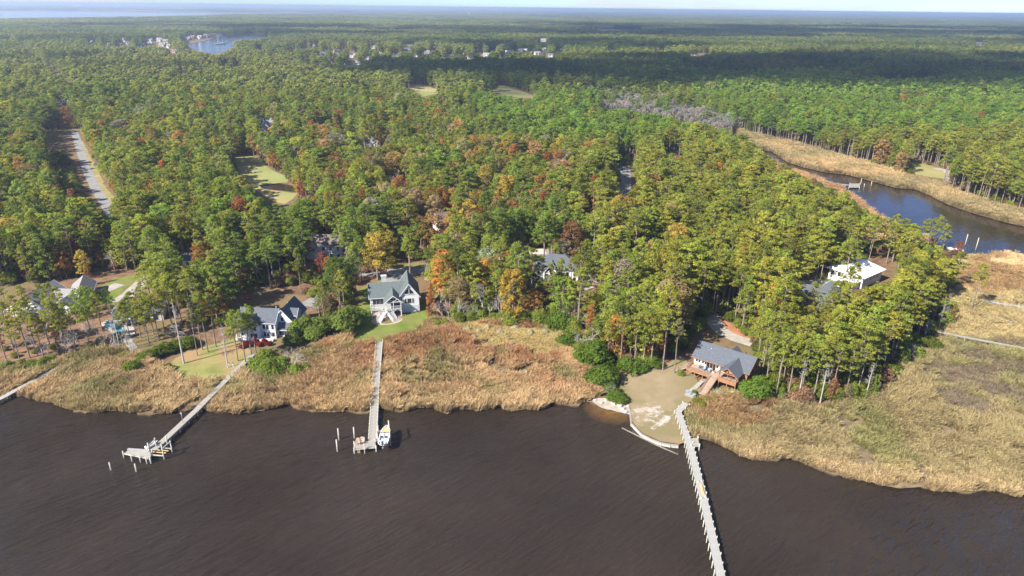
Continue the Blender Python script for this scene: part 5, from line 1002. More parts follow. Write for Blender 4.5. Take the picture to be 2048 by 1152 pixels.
def plant(kind, x, y, H, tint, rz, sx=1.0, label=None, var=0, z=ZL, group=None):
    nm = {'pine': 'pine_tree', 'broad': 'broadleaf_tree', 'cone': 'cypress_tree', 'bare': 'bare_tree', 'snag': 'dead_pine', 'shrub': 'shrub'}[kind]
    o = empty(nm, (x, y, z), rz); o.empty_display_size = .2
    src, h0, stem = {'pine': (PINES, 20., 'trunk'), 'broad': (BROADS, 14., 'trunk'), 'cone': (CONES, 14., 'trunk'), 'bare': (BARES, 13., 'trunk'), 'snag': (SNAGS, 16., 'trunk'), 'shrub': (SHRUBS, 4., 'stem')}[kind]
    s = H / h0; sh = s * sx; q_ = src[var % len(src)]
    if kind in ('bare', 'snag'):
        p = link('trunk' , q_, o); p.scale = (sh, sh, s)
    else:
        p = link('crown', q_[0], o); p.scale = (sh, sh, s); p['tint'] = [float(v) for v in tint]
        p = link(stem, q_[1], o); p.scale = (sh, sh, s)
    px, py, _ = PIX([(x, y, z)]); px, py = float(px[0]), float(py[0])
    if label is None:
        size = 'tall' if H > (19 if kind == 'pine' else 14.5) else ('short' if H < (16.5 if kind == 'pine' else 11.5) else 'medium')
        noun = {'pine': 'pine', 'broad': 'leafy tree', 'cone': 'cypress', 'bare': 'tree', 'snag': 'dead pine', 'shrub': 'shrub'}[kind]
        cw = 'leafless grey' if kind in ('bare', 'snag') else tint_word(tint, 0); label = '%s %s %s %s' % (size, cw, noun, where_word(px, py))
    tag(o, label, 'shrub' if kind == 'shrub' else 'tree', group or ('%s %s' % ({'pine': 'pines', 'broad': 'leafy trees', 'cone': 'cypresses', 'bare': 'bare trees', 'snag': 'dead pines', 'shrub': 'shrubs'}[kind], where_word(px, py))))
    return o
MAN = []
def mt(kind, px, py, H, tint=OLIVE, sx=1.0, label=None, var=None): MAN.append((kind, px, py, H, np.array(tint), sx, label, var))
# left shore
for px, py, H_ in ((15, 726, 15), (60, 716, 16), (118, 709, 17), (42, 728, 14), (135, 702, 15), (-20, 720, 16), (88, 716, 13)): mt('pine', px, py, H_, YELLOW * .45 + OLIVE * .5, .95)
for px, py, H_ in ((30, 708, 9), (76, 712, 9), (152, 704, 9), (160, 694, 8), (196, 676, 8.5), (248, 702, 8), (100, 722, 7)): mt('bare', px, py, H_)
mt('broad', 180, 660, 14, BRIGHT * .55 + OLIVE * .45, 1.0, 'big round bright green tree between the pale grey roof and the pool', 2); mt('broad', 222, 628, 9, DARK, .9, 'dark evergreen right of the big round tree by the garage', 3)
mt('pine', 298, 686, 14.5, OLIVE, 1.15); mt('pine', 282, 676, 13, OLIVE, 1.1); mt('pine', 318, 680, 15, OLIVE * .9); mt('snag', 241, 700, 13, label='thin bare pole of a pine below the pool'); mt('snag', 232, 694, 9)
mt('pine', 90, 632, 11, GREEN, 1.0); mt('pine', 70, 660, 11, OLIVE, 1.0); mt('pine', 110, 650, 14, OLIVE * .9, 1.1); mt('bare', 100, 690, 13); mt('broad', 95, 680, 8, ORANGE * .35 + TANB * .3); mt('broad', 120, 684, 8, ORANGE * .3 + TANB * .3); mt('broad', 0, 700, 8, ORANGE * .9)
mt('pine', 8, 640, 15, OLIVE); mt('pine', -15, 660, 16, GREEN); mt('pine', 40, 668, 13, YELLOW * .5 + OLIVE * .5, 1.1); mt('pine', 70, 690, 14, YELLOW * .4 + OLIVE * .5, 1.2)
mt('broad', 172, 556, 10.5, GOLD * .75 + YELLOW * .4, .95, 'round golden-yellow tree behind the garage', 0)
mt('broad', 182, 570, 7, ORANGE * .7, .8, 'small rusty tree over the garage roof'); mt('broad', 52, 560, 11, RED * .5 + TANB * .2); mt('broad', 115, 552, 12, RED * .45 + TANB * .15); mt('broad', 205, 535, 11, RED * .6); mt('bare', 232, 545, 11); mt('broad', 400, 540, 10, RED * 1.2 + ORANGE * .1, 1.0, 'red-leaved tree right of the white cottage'); mt('broad', 350, 540, 10, RED * .9 + ORANGE * .25, .95, 'red-orange tree left of the white cottage'); mt('broad', 645, 552, 9.5, RED * 1.3, 1.0, 'deep red tree below the brown-roofed house')
mt('broad', 478, 580, 12, RED * .5 + TANB * .2); mt('broad', 300, 592, 11, OLIVE)
# lawn beside left pier
mt('snag', 368, 727, 19, label='tall grey dying pine standing forward on the left lawn', var=0); mt('pine', 395, 712, 18, GREYB * .4 + OLIVE * .3, .6); mt('pine', 416, 704, 19, OLIVE * .8, .8); mt('snag', 456, 735, 13); mt('pine', 405, 700, 17, OLIVE, .8); mt('pine', 432, 694, 17, GREEN, 1.0)
for px, py, H_ in ((476, 722, 16), (492, 730, 16.5), (503, 712, 14), (512, 706, 15)): mt('pine', px, py, H_, BRIGHT * .4 + OLIVE * .55, .95)
for px, py, H_, s_ in ((265, 742, 3.6, 1.1), (300, 718, 3.5, 1.2), (318, 712, 3.6, 1.2), (335, 706, 3.8, 1.3), (350, 700, 3.5, 1.2), (375, 694, 4, 1.2), (285, 726, 2.6, 1.2), (335, 740, 2.2, 1.3)): mt('shrub', px, py, H_, BRIGHT * .4 + OLIVE * .25, s_)
for px, py, H_ in ((20, 738, 2.6), (45, 736, 2.6), (65, 734, 2.6), (88, 732, 2.8), (105, 726, 2.6), (5, 742, 2.4)): mt('shrub', px, py, H_, GREEN * .9, 1.2)
for px, py, H_, s_ in ((522, 742, 5, 1.1), (545, 748, 5, 1.2), (563, 742, 4.5, 1.1), (595, 752, 4, 1.0), (610, 748, 3.2, 1.1), (535, 728, 5, 1.1)): mt('shrub', px, py, H_, GREEN * .8 + BRIGHT * .2, s_)
mt('bare', 586, 745, 9, label='leafless pale tree among bushes right of the left pier'); mt('bare', 575, 735, 6)
for px, py, H_ in ((600, 672, 6), (618, 668, 6.5), (640, 668, 6), (655, 664, 5), (672, 662, 6), (690, 668, 7), (697, 660, 8), (705, 646, 7), (584, 690, 4.5), (628, 676, 5)): mt('shrub', px, py, H_, DARK * .6 + GREEN * .6, 1.0)
for px, py, H_, s_, k_ in ((484, 697, 1.5, 1.0, .9), (493, 694, 2.3, .8, 1), (503, 693, 1.6, 1.1, .8), (512, 690, 2.5, .75, 1), (520, 693, 1.5, 1.1, .75), (530, 689, 2.2, .8, .9), (538, 691, 1.7, .9, .7)): mt('shrub', px, py, H_, np.array((.36, .06, .05)) * k_, s_)
mt('pine', 650, 650, 15, OLIVE, 1.0); mt('bare', 640, 640, 10); mt('broad', 660, 636, 8, TANB * .6); mt('pine', 690, 630, 16, OLIVE); mt('pine', 712, 592, 19, GREEN * .6 + OLIVE * .4, .9, 'tall thin-trunked pine left of the house with the green roof'); mt('broad', 698, 590, 9, YELLOW * .9, .9, 'yellow-green leafy tree behind the left lawn edge'); mt('shrub', 763, 640, 1.2, GREEN, .9, 'small green shrub in the round bed under the stairs'); mt('shrub', 806, 620, 2.2, GREEN)
# right of the middle house
mt('cone', 863, 634, 11.5, ORANGE * 1.05, .92, 'bright orange cone-shaped cypress right of the green lawn')
for px, py, H_ in ((885, 641, 9), (897, 645, 9), (915, 643, 8), (880, 622, 10), (928, 642, 8), (850, 560, 10), (870, 575, 11), (945, 642, 7)): mt('bare', px, py, H_)
for px, py, H_ in ((943, 641, 4), (962, 640, 4), (1000, 643, 3.2), (985, 642, 3), (1075, 650, 4.5), (1028, 645, 3.4), (875, 655, 2.6), (890, 652, 2.6)): mt('shrub', px, py, H_, BRIGHT * .5 + OLIVE * .4)
for px, py, H_, s_ in ((1122, 660, 7, .95), (1108, 658, 5.5, 1.0), (1190, 735, 8, 1.05), (1176, 728, 7, 1.0), (1205, 768, 6.5, 1.05), (1195, 764, 4.5, 1.0), (1255, 746, 6, .8), (1135, 690, 4.5, 1.2), (1230, 800, 3.6, 1.0), (1243, 806, 2.8, 1.0), (1220, 790, 3.4, 1.1), (1275, 742, 4.5, .9), (1305, 735, 4, 1.2)): mt('shrub', px, py, H_, BRIGHT * .5 + GREEN * .15, s_)
mt('broad', 1188, 742, 9.0, BRIGHT * .7 + GREEN * .1, .8, 'big glossy green tree at the right end of the middle marsh', 1)
mt('bare', 1222, 792, 5, label='grey leafless bush beside the small beach'); mt('bare', 1150, 690, 6); mt('bare', 1160, 700, 6)
for px, py in ((935, 664), (958, 668), (1000, 670), (1022, 692), (985, 705), (925, 700), (1050, 752), (1030, 660), (975, 660), (1060, 670), (1090, 668), (948, 680), (1015, 706)): mt('shrub', px, py, 2.0, GREYB * 1.5 + OLIVE * .4, 1.0)
for px, py, H_ in ((790, 738, 1.5), (803, 728, 1.4), (812, 716, 1.5), (820, 740, 1.2), (1000, 772, 1.6)): mt('shrub', px, py, H_, GREEN if px != 820 else GREYB, 1.0)
mt('pine', 1325, 742, 19, OLIVE, .9, 'tall pine at the dry lawn edge left of the lodge'); mt('pine', 1348, 748, 17, GREYB * .35 + OLIVE * .5, .8, 'thin half-dead pine next to the lodge deck'); mt('pine', 1300, 738, 18, OLIVE); mt('pine', 1285, 736, 18, GREEN * .5 + OLIVE * .5); mt('pine', 1268, 738, 17, OLIVE); mt('pine', 1215, 735, 14, OLIVE); mt('pine', 1240, 735, 16, OLIVE)
for px, py, H_, s_ in ((1508, 795, 6, 1.05), (1520, 788, 5.5, 1.0), (1500, 786, 4.5, 1.0)): mt('shrub', px, py, H_, BRIGHT * .8, s_)
for px, py, H_ in ((1393, 812, 2.6), (1402, 818, 2.4), (1410, 806, 2.2), (1428, 806, 1.8), (1388, 790, 1.6), (1362, 752, 2.0)): mt('shrub', px, py, H_, GREEN * .8 + OLIVE * .2)
mt('bare', 1444, 810, 2.6, label='silvery leafless bush in the reeds below the lodge'); mt('shrub', 1436, 792, 2.2, GREYB * 1.2 + GREEN * .5)
for px, py, H_ in ((1530, 780, 17), (1552, 790, 18), (1520, 745, 18), (1575, 795, 18), (1600, 800, 17), (1625, 803, 18), (1660, 803, 17), (1690, 800, 17), (1712, 797, 16), (1515, 720, 18), (1540, 750, 19)): mt('pine', px, py, H_, OLIVE * .75 + GREEN * .25, .9)
for px, py, H_ in ((1595, 804, 13), (1640, 806, 12), (1730, 800, 11), (1845, 690, 9), (1885, 650, 11), (1875, 665, 10)): mt('snag', px, py, H_)
for px, py, H_, t in ((1660, 806, 7, ORANGE * .5 + TANB * .4), (1690, 808, 6, TANB), (1745, 795, 7, GREEN), (1560, 802, 4, BRIGHT), (1675, 810, 5, GREEN), (1805, 735, 6, GREEN * .8), (1820, 720, 5, GREYB), (1700, 806, 6, GREEN)): mt('broad', px, py, H_, t, .8)
for px, py, H_ in ((1830, 715, 4.5), (1845, 705, 4), (1600, 812, 3), (1790, 760, 3.5), (1855, 700, 3), (1620, 815, 2)): mt('bare', px, py, H_)
mt('pine', 1941, 622, 17, OLIVE * .8 + YELLOW * .25, 1.0, 'lone open-crowned pine at the creek marsh edge'); mt('pine', 1905, 580, 15, OLIVE * .8); mt('broad', 1900, 650, 7, GOLD * .7, .6); mt('broad', 1912, 520, 8, ORANGE * .5 + RED * .3)
for px, py, H_ in ((1780, 500, 16), (1800, 505, 15), (1850, 510, 16), (1880, 520, 15), (1840, 500, 14), (1870, 500, 15), (1738, 508, 17), (1760, 505, 12), (1692, 520, 18), (1680, 515, 18)): mt('pine', px, py, H_, OLIVE, 1.0)
for px, py in ((1955, 590), (2000, 600), (1980, 585), (2030, 575)): mt('bare', px, py, 3.2)
for px, py, H_ in ((1084, 584, 14), (1120, 588, 13.5), (1142, 578, 12), (1098, 596, 13), (1660, 640, 14), (1700, 600, 14), (1590, 640, 14), (1620, 640, 13)): mt('pine', px, py, H_, OLIVE, 1.0)
for px, py, H_ in ((10, 690, 8), (125, 690, 8), (140, 712, 7), (178, 690, 8), (210, 694, 7.5), (222, 704, 6.5), (55, 700, 8), (268, 712, 6)): mt('bare', px, py, H_)
for px, py, H_ in ((150, 690, 14), (25, 690, 14), (205, 664, 13), (255, 690, 13), (330, 668, 15), (345, 655, 16), (365, 650, 15), (272, 668, 14), (260, 674, 12.5), (290, 664, 15), (308, 668, 14), (58, 640, 12), (125, 636, 11), (12, 610, 14)): mt('pine', px, py, H_, OLIVE * .9 + YELLOW * .1, .9)
for px, py, H_ in ((180, 700, 2), (215, 700, 2), (250, 716, 2), (230, 712, 1.6), (270, 722, 1.8), (140, 716, 1.8), (200, 682, 1.6), (240, 676, 2.2), (30, 715, 1.8), (70, 706, 1.6), (110, 698, 2), (150, 678, 2), (95, 722, 1.8), (170, 706, 2.2), (10, 702, 1.6), (130, 722, 2), (50, 690, 1.4)): mt('shrub', px, py, H_, OLIVE * .7 + TANB * .2, 1.1)
# autumn accents in the middle woods, given by crown position
ACC = []
def crown_at(kind, cx, cy, H, tint, sx=1.0, label=None, var=None):
    py = cy
    for _ in range(6):
        g_ = G(cx, py); _, q_, _ = PIX([(g_.x, g_.y, ZL + H * .65)]); py += cy - float(q_[0])
    g_ = G(cx, py); ACC.append((cx, cy, 4.0 * sx * H / 14 * FPX / g_.length, g_.length)); mt(kind, cx, py, H, tint, sx, label, var)
for cx, cy, H_, t, s_, lb in ((646, 325, 15, ORANGE * .95, .75, 'orange-red tree to the right of the narrow pond'), (687, 358, 14, ORANGE * .4 + TANB * .6, .6, None), (733, 334, 11, ORANGE * .8, .7, None), (767, 336, 11, ORANGE * .85, .7, None), (605, 380, 11, RED * 1.3, .8, None), (712, 380, 10, GOLD * .8, .7, None), (835, 400, 15, TANB * 1.3, 1.0, 'broad tan tree in the middle woods'), (870, 415, 15, TANB * 1.15, 1.1, None), (815, 440, 14, ORANGE * .9, 1.0, 'orange tree above the centre of the woods'), (790, 450, 13, RED * .9 + ORANGE * .3, .9, None), (958, 428, 11, ORANGE * .9, .8, 'compact orange tree left of the golden tree'), (910, 372, 12, ORANGE * .5 + TANB * .5, .9, None),
 (1062, 428, 15, GOLD * .9, .75, 'tall golden-orange tree in the central pines'), (1046, 450, 12, GOLD * .8, .7, None), (1128, 480, 13, ORANGE * .8 + GOLD * .2, .6, 'narrow orange tree above the slate-roofed house'), (1198, 392, 9, ORANGE, .6, None), (1296, 500, 10, ORANGE * .7, .6, None), (1230, 575, 9, ORANGE * .9, .9, 'orange treetop left of the lodge woods'), (1125, 592, 8, ORANGE * .9, .7, None), (260, 330, 9, ORANGE * .9, .6, None), (150, 395, 12, ORANGE * .6 + TANB * .4, .9, None), (322, 462, 11, RED, .8, None), (422, 490, 12, RED * .8, .7, None), (1400, 475, 10, GOLD * .6 + YELLOW * .4, .8, None), (1545, 460, 10, RED * .7, .8, None), (1510, 632, 8, ORANGE * .5 + TANB * .3, .7, None), (365, 255, 11, GREYB, .9, None), (500, 600, 9, RED * .6 + TANB * .2, .8, None), (372, 482, 11, GREEN, 1, None)): crown_at('broad', cx, cy, H_, t, s_, lb)
for cx, cy, H_ in ((800, 350, 12), (785, 360, 11), (815, 365, 12), (1000, 340, 12), (1062, 560, 9), (1270, 480, 9)): crown_at('bare', cx, cy, H_, GREYB)
for i, (kind, px, py, H_, t, s_, lb, var) in enumerate(MAN):
    g_ = G(px, py); plant(kind, g_.x, g_.y, H_, np.clip(t * RNG.uniform(.9, 1.1), .004, .7), RNG.uniform(0, 6.28), s_, lb, RNG.randrange(9) if var is None else var)
# the nearest trees of the woods, as individuals; the rest of the woods as one mass
mg = np.array([G(m_[1], m_[2])[:2] for m_ in MAN if m_[0] not in ('shrub',)])
far_ok = np.ones(near_n, bool)
for p in mg: far_ok &= np.hypot(X - p[0], Y - p[1]) > 2.6
wx, wy, wd = PIX(np.stack([X, Y, ZL + H * .8], 1))
for cx_, cy_, rpx, dd_ in ACC: far_ok &= ~((np.abs(wx - cx_) < rpx * 1.15) & (np.abs(wy - cy_) < rpx * 1.2) & (wd < dd_ + 1))
X, Y, KIND, H, TINT, AUT = X[far_ok], Y[far_ok], KIND[far_ok], H[far_ok], TINT[far_ok], AUT[far_ok]
px, py, dep = PIX(np.stack([X, Y, ZL + H * .75], 1)); vis = (px > -20) & (px < 2068); score = np.where(vis, H / dep, 0)
single = np.zeros(len(X), bool); nman = {k: sum(1 for m_ in MAN if m_[0] == k) for k in ('pine', 'broad', 'cone', 'bare', 'snag')}
for kd, nm, lim in ((0, 'pine', 298), (1, 'broad', 298), (2, 'cone', 60), (3, 'bare', 160)):
    idx = np.nonzero((KIND == kd) & vis)[0]; idx = idx[np.argsort(-score[idx])][:max(0, lim - nman[nm])]; single[idx] = True
for i in np.nonzero(single)[0]:
    plant(('pine', 'broad', 'cone', 'bare')[KIND[i]], float(X[i]), float(Y[i]), float(H[i]), TINT[i], RNG.uniform(0, 6.28), RNG.uniform(.78, 1.4), None, RNG.randrange(9))
r_ = ~single; n_ = int(r_.sum()); k_ = KIND[r_]; pick = np.where(k_ == 0, NR.integers(0, NP_, n_), np.where(k_ == 1, NP_ + NR.integers(0, NB_, n_), np.where(k_ == 2, NP_ + NB_, NP_ + NB_ + NC_ + NR.integers(0, 3, n_))))
h0 = np.where(k_ == 0, 20., np.where(k_ == 3, 13., 14.)); s_ = H[r_] / h0; w_ = s_ * NR.uniform(.8, 1.55, n_)
scatter('woods', 'near_tree', np.stack([X[r_], Y[r_], np.full(n_, ZL)], 1), pick, NR.uniform(0, 6.28, n_), np.stack([w_, w_, s_], 1), TINT[r_], label='dense mixed pine woods filling the middle of the view')
# look-alikes standing near each other are told apart by their order across the view
by = {}
for o in SC.objects:
    if o.parent is None and o.get('category') in ('tree', 'shrub'): by.setdefault(o['label'], []).append(o)
for lb, os_ in by.items():
    if 2 <= len(os_) <= 8 and len(lb.split()) <= 12:
        os_.sort(key=lambda o: float(PIX([tuple(o.location)])[0][0]))
        for i, o in enumerate(os_): o['label'] = lb + ', ' + ('leftmost' if i == 0 else 'rightmost' if i == len(os_) - 1 else ('second', 'third', 'fourth', 'fifth', 'sixth', 'seventh')[i - 1] + ' from left')
# understorey saplings and brush on the woodland floor
Xu, Yu, rg = candidates(125, 460, 5.2, 77); ok = ~in_any(Xu, Yu, OPEN_G) & keep_clear(Xu, Yu, np.full(len(Xu), 5.), 2.5, (1.0, .3)); ok &= rg.random(len(Xu)) < .85
for p in HOUSE_SPOTS: ok &= np.hypot(Xu - p.x, Yu - p.y) > 11
ok &= seg_dist(Xu, Yu, [tuple(p) for p in GP(ROAD_L)]) > 7
Xu, Yu = Xu[ok], Yu[ok]; ex = []; eg = GP(BASE[20:57])
for a_, b_ in zip(eg[:-1], eg[1:]):                     # brush along the edge of the woods
    for i in range(int(np.hypot(*(b_ - a_)) / 1.9)): ex.append(a_ + (b_ - a_) * rg.random() + rg.normal(0, 1.8, 2))
ex = np.array(ex); ok = keep_clear(ex[:, 0], ex[:, 1], np.full(len(ex), 4.), 1.5, (1.0, .3))
for l_ in (LAWN_H, LAWN_R): ok &= ~inside(ex[:, 0], ex[:, 1], GP(l_))
for p in (G(1440, 730), G(780, 610)): ok &= np.hypot(ex[:, 0] - p.x, ex[:, 1] - p.y) > 13
Xu = np.concatenate([Xu, ex[ok, 0]]); Yu = np.concatenate([Yu, ex[ok, 1]]); n_ = len(Xu); model_set('brush', [joined('brush', p) for p in SHRUBS]); tu = (GREEN * .6 + OLIVE * .2)[None] * rg.uniform(.6, 1.6, (n_, 1)); au = (rg.random(n_) < .22)[:, None]; tu = np.where(au, (TANB * .6 + RED * .2)[None] * rg.uniform(.7, 1.3, (n_, 1)), tu); s_ = rg.uniform(.55, 1.25, n_)
scatter('undergrowth', 'brush', np.stack([Xu, Yu, np.full(n_, ZL)], 1), rg.integers(0, 3, n_), rg.uniform(0, 6.28, n_), np.stack([s_, s_, s_ * 1.1], 1), tu, label='low brush and saplings under the pines')
# woods further off
def far_tint(X, Y, rg):
    n_ = len(X); f = fbm(X, Y, 260, 4); t = GREEN * .8 + DARK * .15 + np.clip((f - .45) * 3, 0, 1)[:, None] * (OLIVE - GREEN) * .8; pt = vn(X, Y, 150, 30) * .7 + vn(X, Y, 60, 33) * .3; t = np.where((pt > .62)[:, None], t * .55 + OLIVE * .42 + TANB * .08, t); t = np.where((pt < .36)[:, None], t * .66, t); t = t * rg.uniform(.75, 1.25, (n_, 1)); o_ = (rg.random(n_) < .05)[:, None]
    px, py, _ = PIX(np.stack([X, Y, np.full(n_, ZL)], 1)); br = ((px > 1380) & (py > 165))[:, None]; t = np.where(br, BRIGHT * .75 + OLIVE * .2, t); return np.where(o_, (TANB + t) * .5, t)
Xf, Yf, rg = candidates(718, 2600, 6.9, 31); ok = ~in_any(Xf, Yf, OPEN_G[1:]) & ~((fbm(Xf, Yf, 190, 12) < .30) & (Yf > 900)) & (np.abs(np.sin((Xf * .8 + Yf * .6) / 700) * 700 - 80) > 9); Xf, Yf = Xf[ok], Yf[ok]; Hf = np.clip(rg.normal(16.5, 3.0, len(Xf)), 9, 23); ok = keep_clear(Xf, Yf, Hf, 4, (1.0, .8, .6, .4)); Xf, Yf, Hf = Xf[ok], Yf[ok], Hf[ok]; n_ = len(Xf)
px, py, _ = PIX(np.stack([Xf, Yf, np.full(n_, ZL)], 1)); isb = rg.random(n_) < .16; swp = inside(px, py, [(1000, 188), (1180, 190), (1420, 222), (1500, 255), (1440, 262), (1300, 226), (1150, 206)]) & (rg.random(n_) < .75)
pick = np.where(isb, 3 + rg.integers(0, 2, n_), rg.integers(0, 3, n_)); pick = np.where(swp, 3 + rg.integers(0, 2, n_), pick); s_ = np.where(isb, Hf / 15, Hf / 20); w_ = s_ * rg.uniform(1.1, 1.45, n_); tf = far_tint(Xf, Yf, rg); tf = np.where(swp[:, None], np.array((.36, .32, .29)) * rg.uniform(.8, 1.2, (n_, 1)), tf); s_ = np.where(swp, .85, s_); w_ = np.where(swp, .8, w_)
scatter('far_woods', 'far_tree', np.stack([Xf, Yf, np.full(n_, ZL)], 1), pick, rg.uniform(0, 6.28, n_), np.stack([w_, w_, s_], 1), tf, label='darker forest stretching behind the village')
for nm, key, d0, d1, sp, seed in (('distant_forest', 'grove', 2600, 7000, 60, 41), ('horizon_forest', 'wide_grove', 7000, 25500, 205, 51)):
    Xg, Yg, rg = candidates(d0, d1, sp, seed); Xg = Xg; ok = ~in_any(Xg, Yg, OPEN_G[1:]) & (fbm(Xg, Yg, 700, 14) > .30)
    for e in (-.5, .5): ok &= ~inside(Xg + e * sp, Yg, farG) & ~inside(Xg, Yg + e * sp, farG)
    ok &= keep_clear(Xg, Yg, np.full(len(Xg), 18.), sp * .4, (1.0,)) | (fbm(Xg, Yg, 900, 1) > 2); Xg, Yg = Xg[ok], Yg[ok]; n_ = len(Xg)
    t = far_tint(Xg, Yg, rg); f = fbm(Xg, Yg, 900, 9); t = t * (.8 + .5 * f)[:, None]; t = np.where((f > .56)[:, None], (t + OLIVE * .8 + TANB * .15) * .5, t)
    scatter(nm, key, np.stack([Xg, Yg, np.full(n_, ZL)], 1), rg.integers(0, 3, n_), rg.integers(0, 4, n_) * math.pi / 2, np.ones((n_, 3)) * rg.uniform(.9, 1.1, (n_, 1)), t, label={'distant_forest': 'hazy forest band below the horizon', 'horizon_forest': 'faint blue forest along the horizon'}[nm])
# ------------------------------------------------------------------ reeds
def reeds(name, poly, sp, seed, label, fn, size=1.0, hole=None):
    g_ = GP(poly); rg = np.random.default_rng(seed); x0, y0 = g_.min(0); x1, y1 = g_.max(0); x0 = max(x0, -260); x1 = min(x1, 420)
    A, B = np.meshgrid(np.arange(x0, x1, sp), np.arange(y0, y1, sp)); A = A.ravel() + rg.uniform(-.5, .5, A.size) * sp; B = B.ravel() + rg.uniform(-.5, .5, B.size) * sp
    ok = inside(A, B, g_); A, B = A[ok], B[ok]; ok = np.abs(A) < B * .75 * 1.1 + 12
    for path, w in PIERS: ok &= seg_dist(A, B, path) > w / 2 + .7
    for l_ in (LAWN_H, LAWN_W, LAWN_R): ok &= ~inside(A, B, GP(l_))
    A, B = A[ok], B[ok]; px, py, _ = PIX(np.stack([A, B, np.full(len(A), ZL)], 1)); px = px + (fbm(A, B, 9, 21) - .5) * 60; py = py + (fbm(A, B, 9, 22) - .5) * 34; t, keep, hs = fn(A, B, px, py, rg); A, B, t, hs = A[keep], B[keep], t[keep], hs[keep]; n_ = len(A); s_ = size * hs * rg.uniform(.8, 1.2, n_); ws = size * rg.uniform(.9, 1.3, n_)
    scatter(name, 'reed', np.stack([A, B, np.full(n_, ZL)], 1), rg.integers(0, 4, n_), rg.normal(.0, .35, n_) + (fbm(A, B, 14, 11) - .5) * 5.0, np.stack([ws, ws, s_], 1), t, label=label); return n_
STRAW, RUST, SAGE, MAUVE = np.array((.54, .395, .215)), np.array((.385, .205, .105)), np.array((.245, .225, .092)), np.array((.26, .20, .145))
def reed_left(A, B, px, py, rg):
    n_ = len(A); f = fbm(A, B, 16, 1); f2 = fbm(A, B, 9, 4); f3 = fbm(A, B, 30, 6)
    base = np.where((px > 590)[:, None], RUST * .28 + STRAW * .70, STRAW * .88); rust = np.clip((f - .50) * 5, 0, .85)[:, None] * np.where(px > 590, 1, .25)[:, None]; t = base * (1 - rust) + RUST * rust
    sage = np.clip((f2 - .54) * 6, 0, 1)[:, None] * np.where((px > 600) & (px < 1180), .75, .9)[:, None]; t = t * (1 - sage) + SAGE * 1.1 * sage
    up = (inside(px, py, [(900, 640), (1160, 660), (1160, 715), (1060, 708), (980, 700), (930, 668)]))[:, None]; t = np.where(up, t * (.3 + .5 * f2[:, None]) + SAGE * (.5 + .7 * f[:, None]), t)
    edge = np.clip((py - 775) / 30, 0, 1)[:, None] * np.where(px > 590, .8, .5)[:, None]; t = t * (1 - edge) + STRAW * 1.05 * edge
    bare = inside(px, py, [(865, 720), (925, 718), (920, 728), (868, 730)]) | inside(px, py, [(960, 730), (1060, 735), (1130, 730), (1125, 742), (1030, 748), (965, 742)]); keep = ~(bare & (rg.random(n_) < .9)) & ~((f3 < .33) & (rg.random(n_) < .6))
    keep &= np.abs(fbm(A, B, 22, 15) - .5) > .012; hs = np.where(up[:, 0], .6, .95) * (.55 + .9 * fbm(A, B, 7, 13)); return np.clip(t * rg.uniform(.72, 1.28, (n_, 1)), 0, .85), keep, hs
def reed_right(A, B, px, py, rg):
    n_ = len(A); f = fbm(A, B, 18, 2); f2 = fbm(A, B, 10, 8); t = np.broadcast_to(STRAW * .40 + SAGE * .45 + MAUVE * .1, (n_, 3)).copy(); s_ = np.clip((f - .48) * 5, 0, 1)[:, None]; t = t * (1 - s_) + SAGE * 1.15 * s_
    mv = (np.clip((f2 - .42) * 6, 0, 1) * inside(px, py, [(1800, 760), (1900, 690), (2100, 680), (2100, 850), (1950, 830), (1850, 800)]))[:, None] * .85; t = t * (1 - mv) + MAUVE * .8 * mv
    up = (py < 680)[:, None]; t = np.where(up, t * .5 + (STRAW * .4 + SAGE * .3), t); ru = (inside(px, py, [(1370, 800), (1480, 790), (1560, 800), (1500, 860), (1400, 850)]) | inside(px, py, [(1890, 560), (1960, 510), (2060, 540), (2060, 570), (1960, 590)]))[:, None]; t = np.where(ru, t * .4 + RUST * .55, t)
    edge = np.clip((py - (850 + (px - 1400) * .18)) / 40, 0, 1)[:, None]; t = t * (1 - edge * .7) + STRAW * .95 * edge * .7; gold = inside(px, py, [(1985, 512), (2080, 516), (2080, 540), (2000, 528)])[:, None]; t = np.where(gold, STRAW * 1.1, t)
    hole = inside(px, py, [(1570, 838), (1600, 838), (1655, 850), (1640, 858), (1600, 850)]); keep = ~(hole & (rg.random(n_) < .92)) & (rg.random(n_) < np.where(mv[:, 0] > .4, .75, 1)); keep &= np.abs(fbm(A, B, 26, 15) - .5) > .012; hs = np.where(mv[:, 0] > .4, .55, .85) * (.5 + .9 * fbm(A, B, 8, 13))
    return np.clip(t * rg.uniform(.72, 1.28, (n_, 1)), 0, .85), keep, hs
def reed_creek(A, B, px, py, rg):
    n_ = len(A); f = fbm(A, B, 30, 2); t = STRAW * .55 + SAGE * .35 + (f[:, None] - .5) * RUST; return np.clip(t * rg.uniform(.75, 1.2, (n_, 1)), .01, .7), np.ones(n_, bool), np.full(n_, 1.0)
reeds('marsh_reeds', MARSH_LP, .72, 81, 'tan and rust reed marsh along the left and middle shore', reed_left)
reeds('marsh_reeds', MARSH_RP, .80, 82, 'straw and sage reed marsh on the right shore', reed_right)
reeds('marsh_reeds', MARSH_C, 1.35, 83, 'olive reed bank along the far side of the creek', reed_creek, 1.5); reeds('marsh_reeds', MARSH_N, 1.2, 84, 'rusty reeds along the near side of the creek', lambda A, B, px, py, rg: ((RUST * .6 + STRAW * .4) * rg.uniform(.75, 1.2, (len(A), 1)), np.ones(len(A), bool), np.ones(len(A))), 1.3)
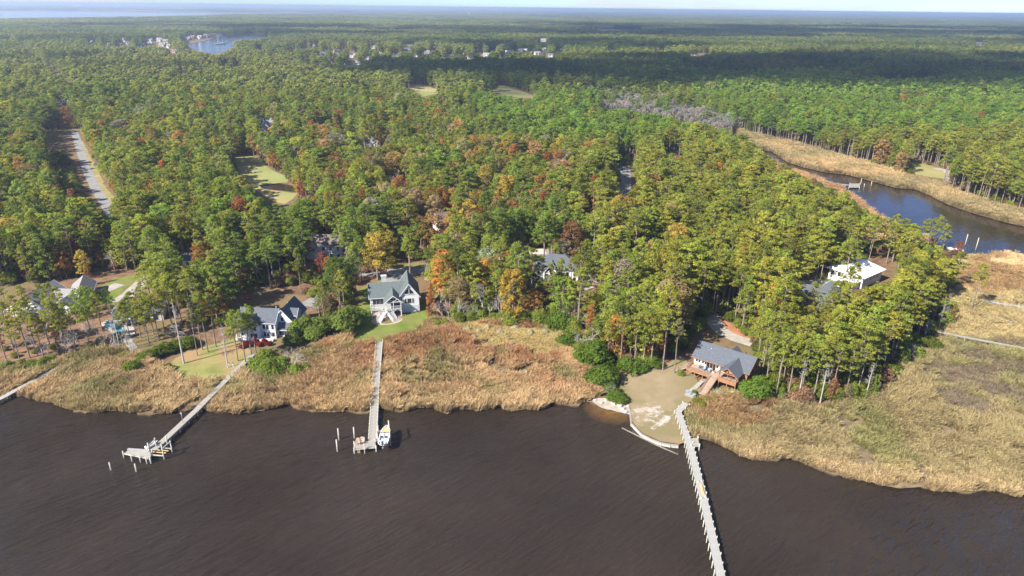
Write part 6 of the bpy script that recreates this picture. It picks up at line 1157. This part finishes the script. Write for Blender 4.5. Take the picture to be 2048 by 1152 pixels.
# ------------------------------------------------------------------ clouds whose shadows cross the far woods
def cloud(cx, cy, rx, ry, seed, n_=60, hz=1400.):
    rg = np.random.default_rng(seed); off = hz / math.tan(SUN_EL); ox, oy = -math.cos(SH_AZ) * off, -math.sin(SH_AZ) * off; bmm = bmesh.new()
    for k in range(n_):
        a = rg.uniform(0, 6.28); u = math.sqrt(rg.uniform()); r = min(rx, ry) * rg.uniform(.22, .42) * (1.15 - .5 * u); x, y = cx + ox + rx * u * math.cos(a), cy + oy + ry * u * math.sin(a)
        bmesh.ops.create_icosphere(bmm, subdivisions=2, radius=r, matrix=Matrix.Translation((x, y, hz + r * .25)) @ Matrix.Diagonal((1.15, 1, .55, 1)))
    for v in bmm.verts: v.co += Vector((rg.normal(), rg.normal(), rg.normal())) * 6
    me = bpy.data.meshes.new('cloud'); bmm.to_mesh(me); bmm.free(); me.materials.append(M['cloud']); me.polygons.foreach_set('use_smooth', [True] * len(me.polygons)); tag(link('cloud', me), 'white cumulus cloud high over the woods', kind='stuff')
for a in ((420, 1120, 420, 300, 1), (950, 1250, 420, 330, 2), (1350, 1050, 350, 260, 3), (120, 1000, 260, 190, 4), (1900, 1500, 500, 420, 5), (200, 2900, 800, 500, 6), (1500, 3000, 900, 560, 7), (2900, 3000, 900, 700, 8), (-1100, 3000, 800, 420, 9), (900, 3900, 900, 500, 10), (2400, 4200, 1000, 500, 11), (-650, 2300, 350, 180, 13), (1900, 2150, 650, 300, 14), (150, 1800, 420, 200, 15), (800, 2450, 600, 170, 16), (-60, 1060, 220, 150, 17), (2700, 2000, 600, 400, 18)): cloud(*a)
# ------------------------------------------------------------------ air
hz = MB().box(-29500, 29500, -260, 25900, -1.5, 100).mesh('haze', None); hm = bpy.data.materials.new('haze'); hm.use_nodes = True; hn = hm.node_tree.nodes; hl = hm.node_tree.links
for n_ in list(hn): hn.remove(n_)
ho = hn.new('ShaderNodeOutputMaterial'); hv = hn.new('ShaderNodeVolumePrincipled'); hv.inputs['Color'].default_value = (.66, .80, 1.0, 1); hv.inputs['Density'].default_value = .000125; hv.inputs['Anisotropy'].default_value = 0.2; hl.new(hv.outputs[0], ho.inputs['Volume']); hz.materials.append(hm); tag(link('haze', hz), kind='stuff')
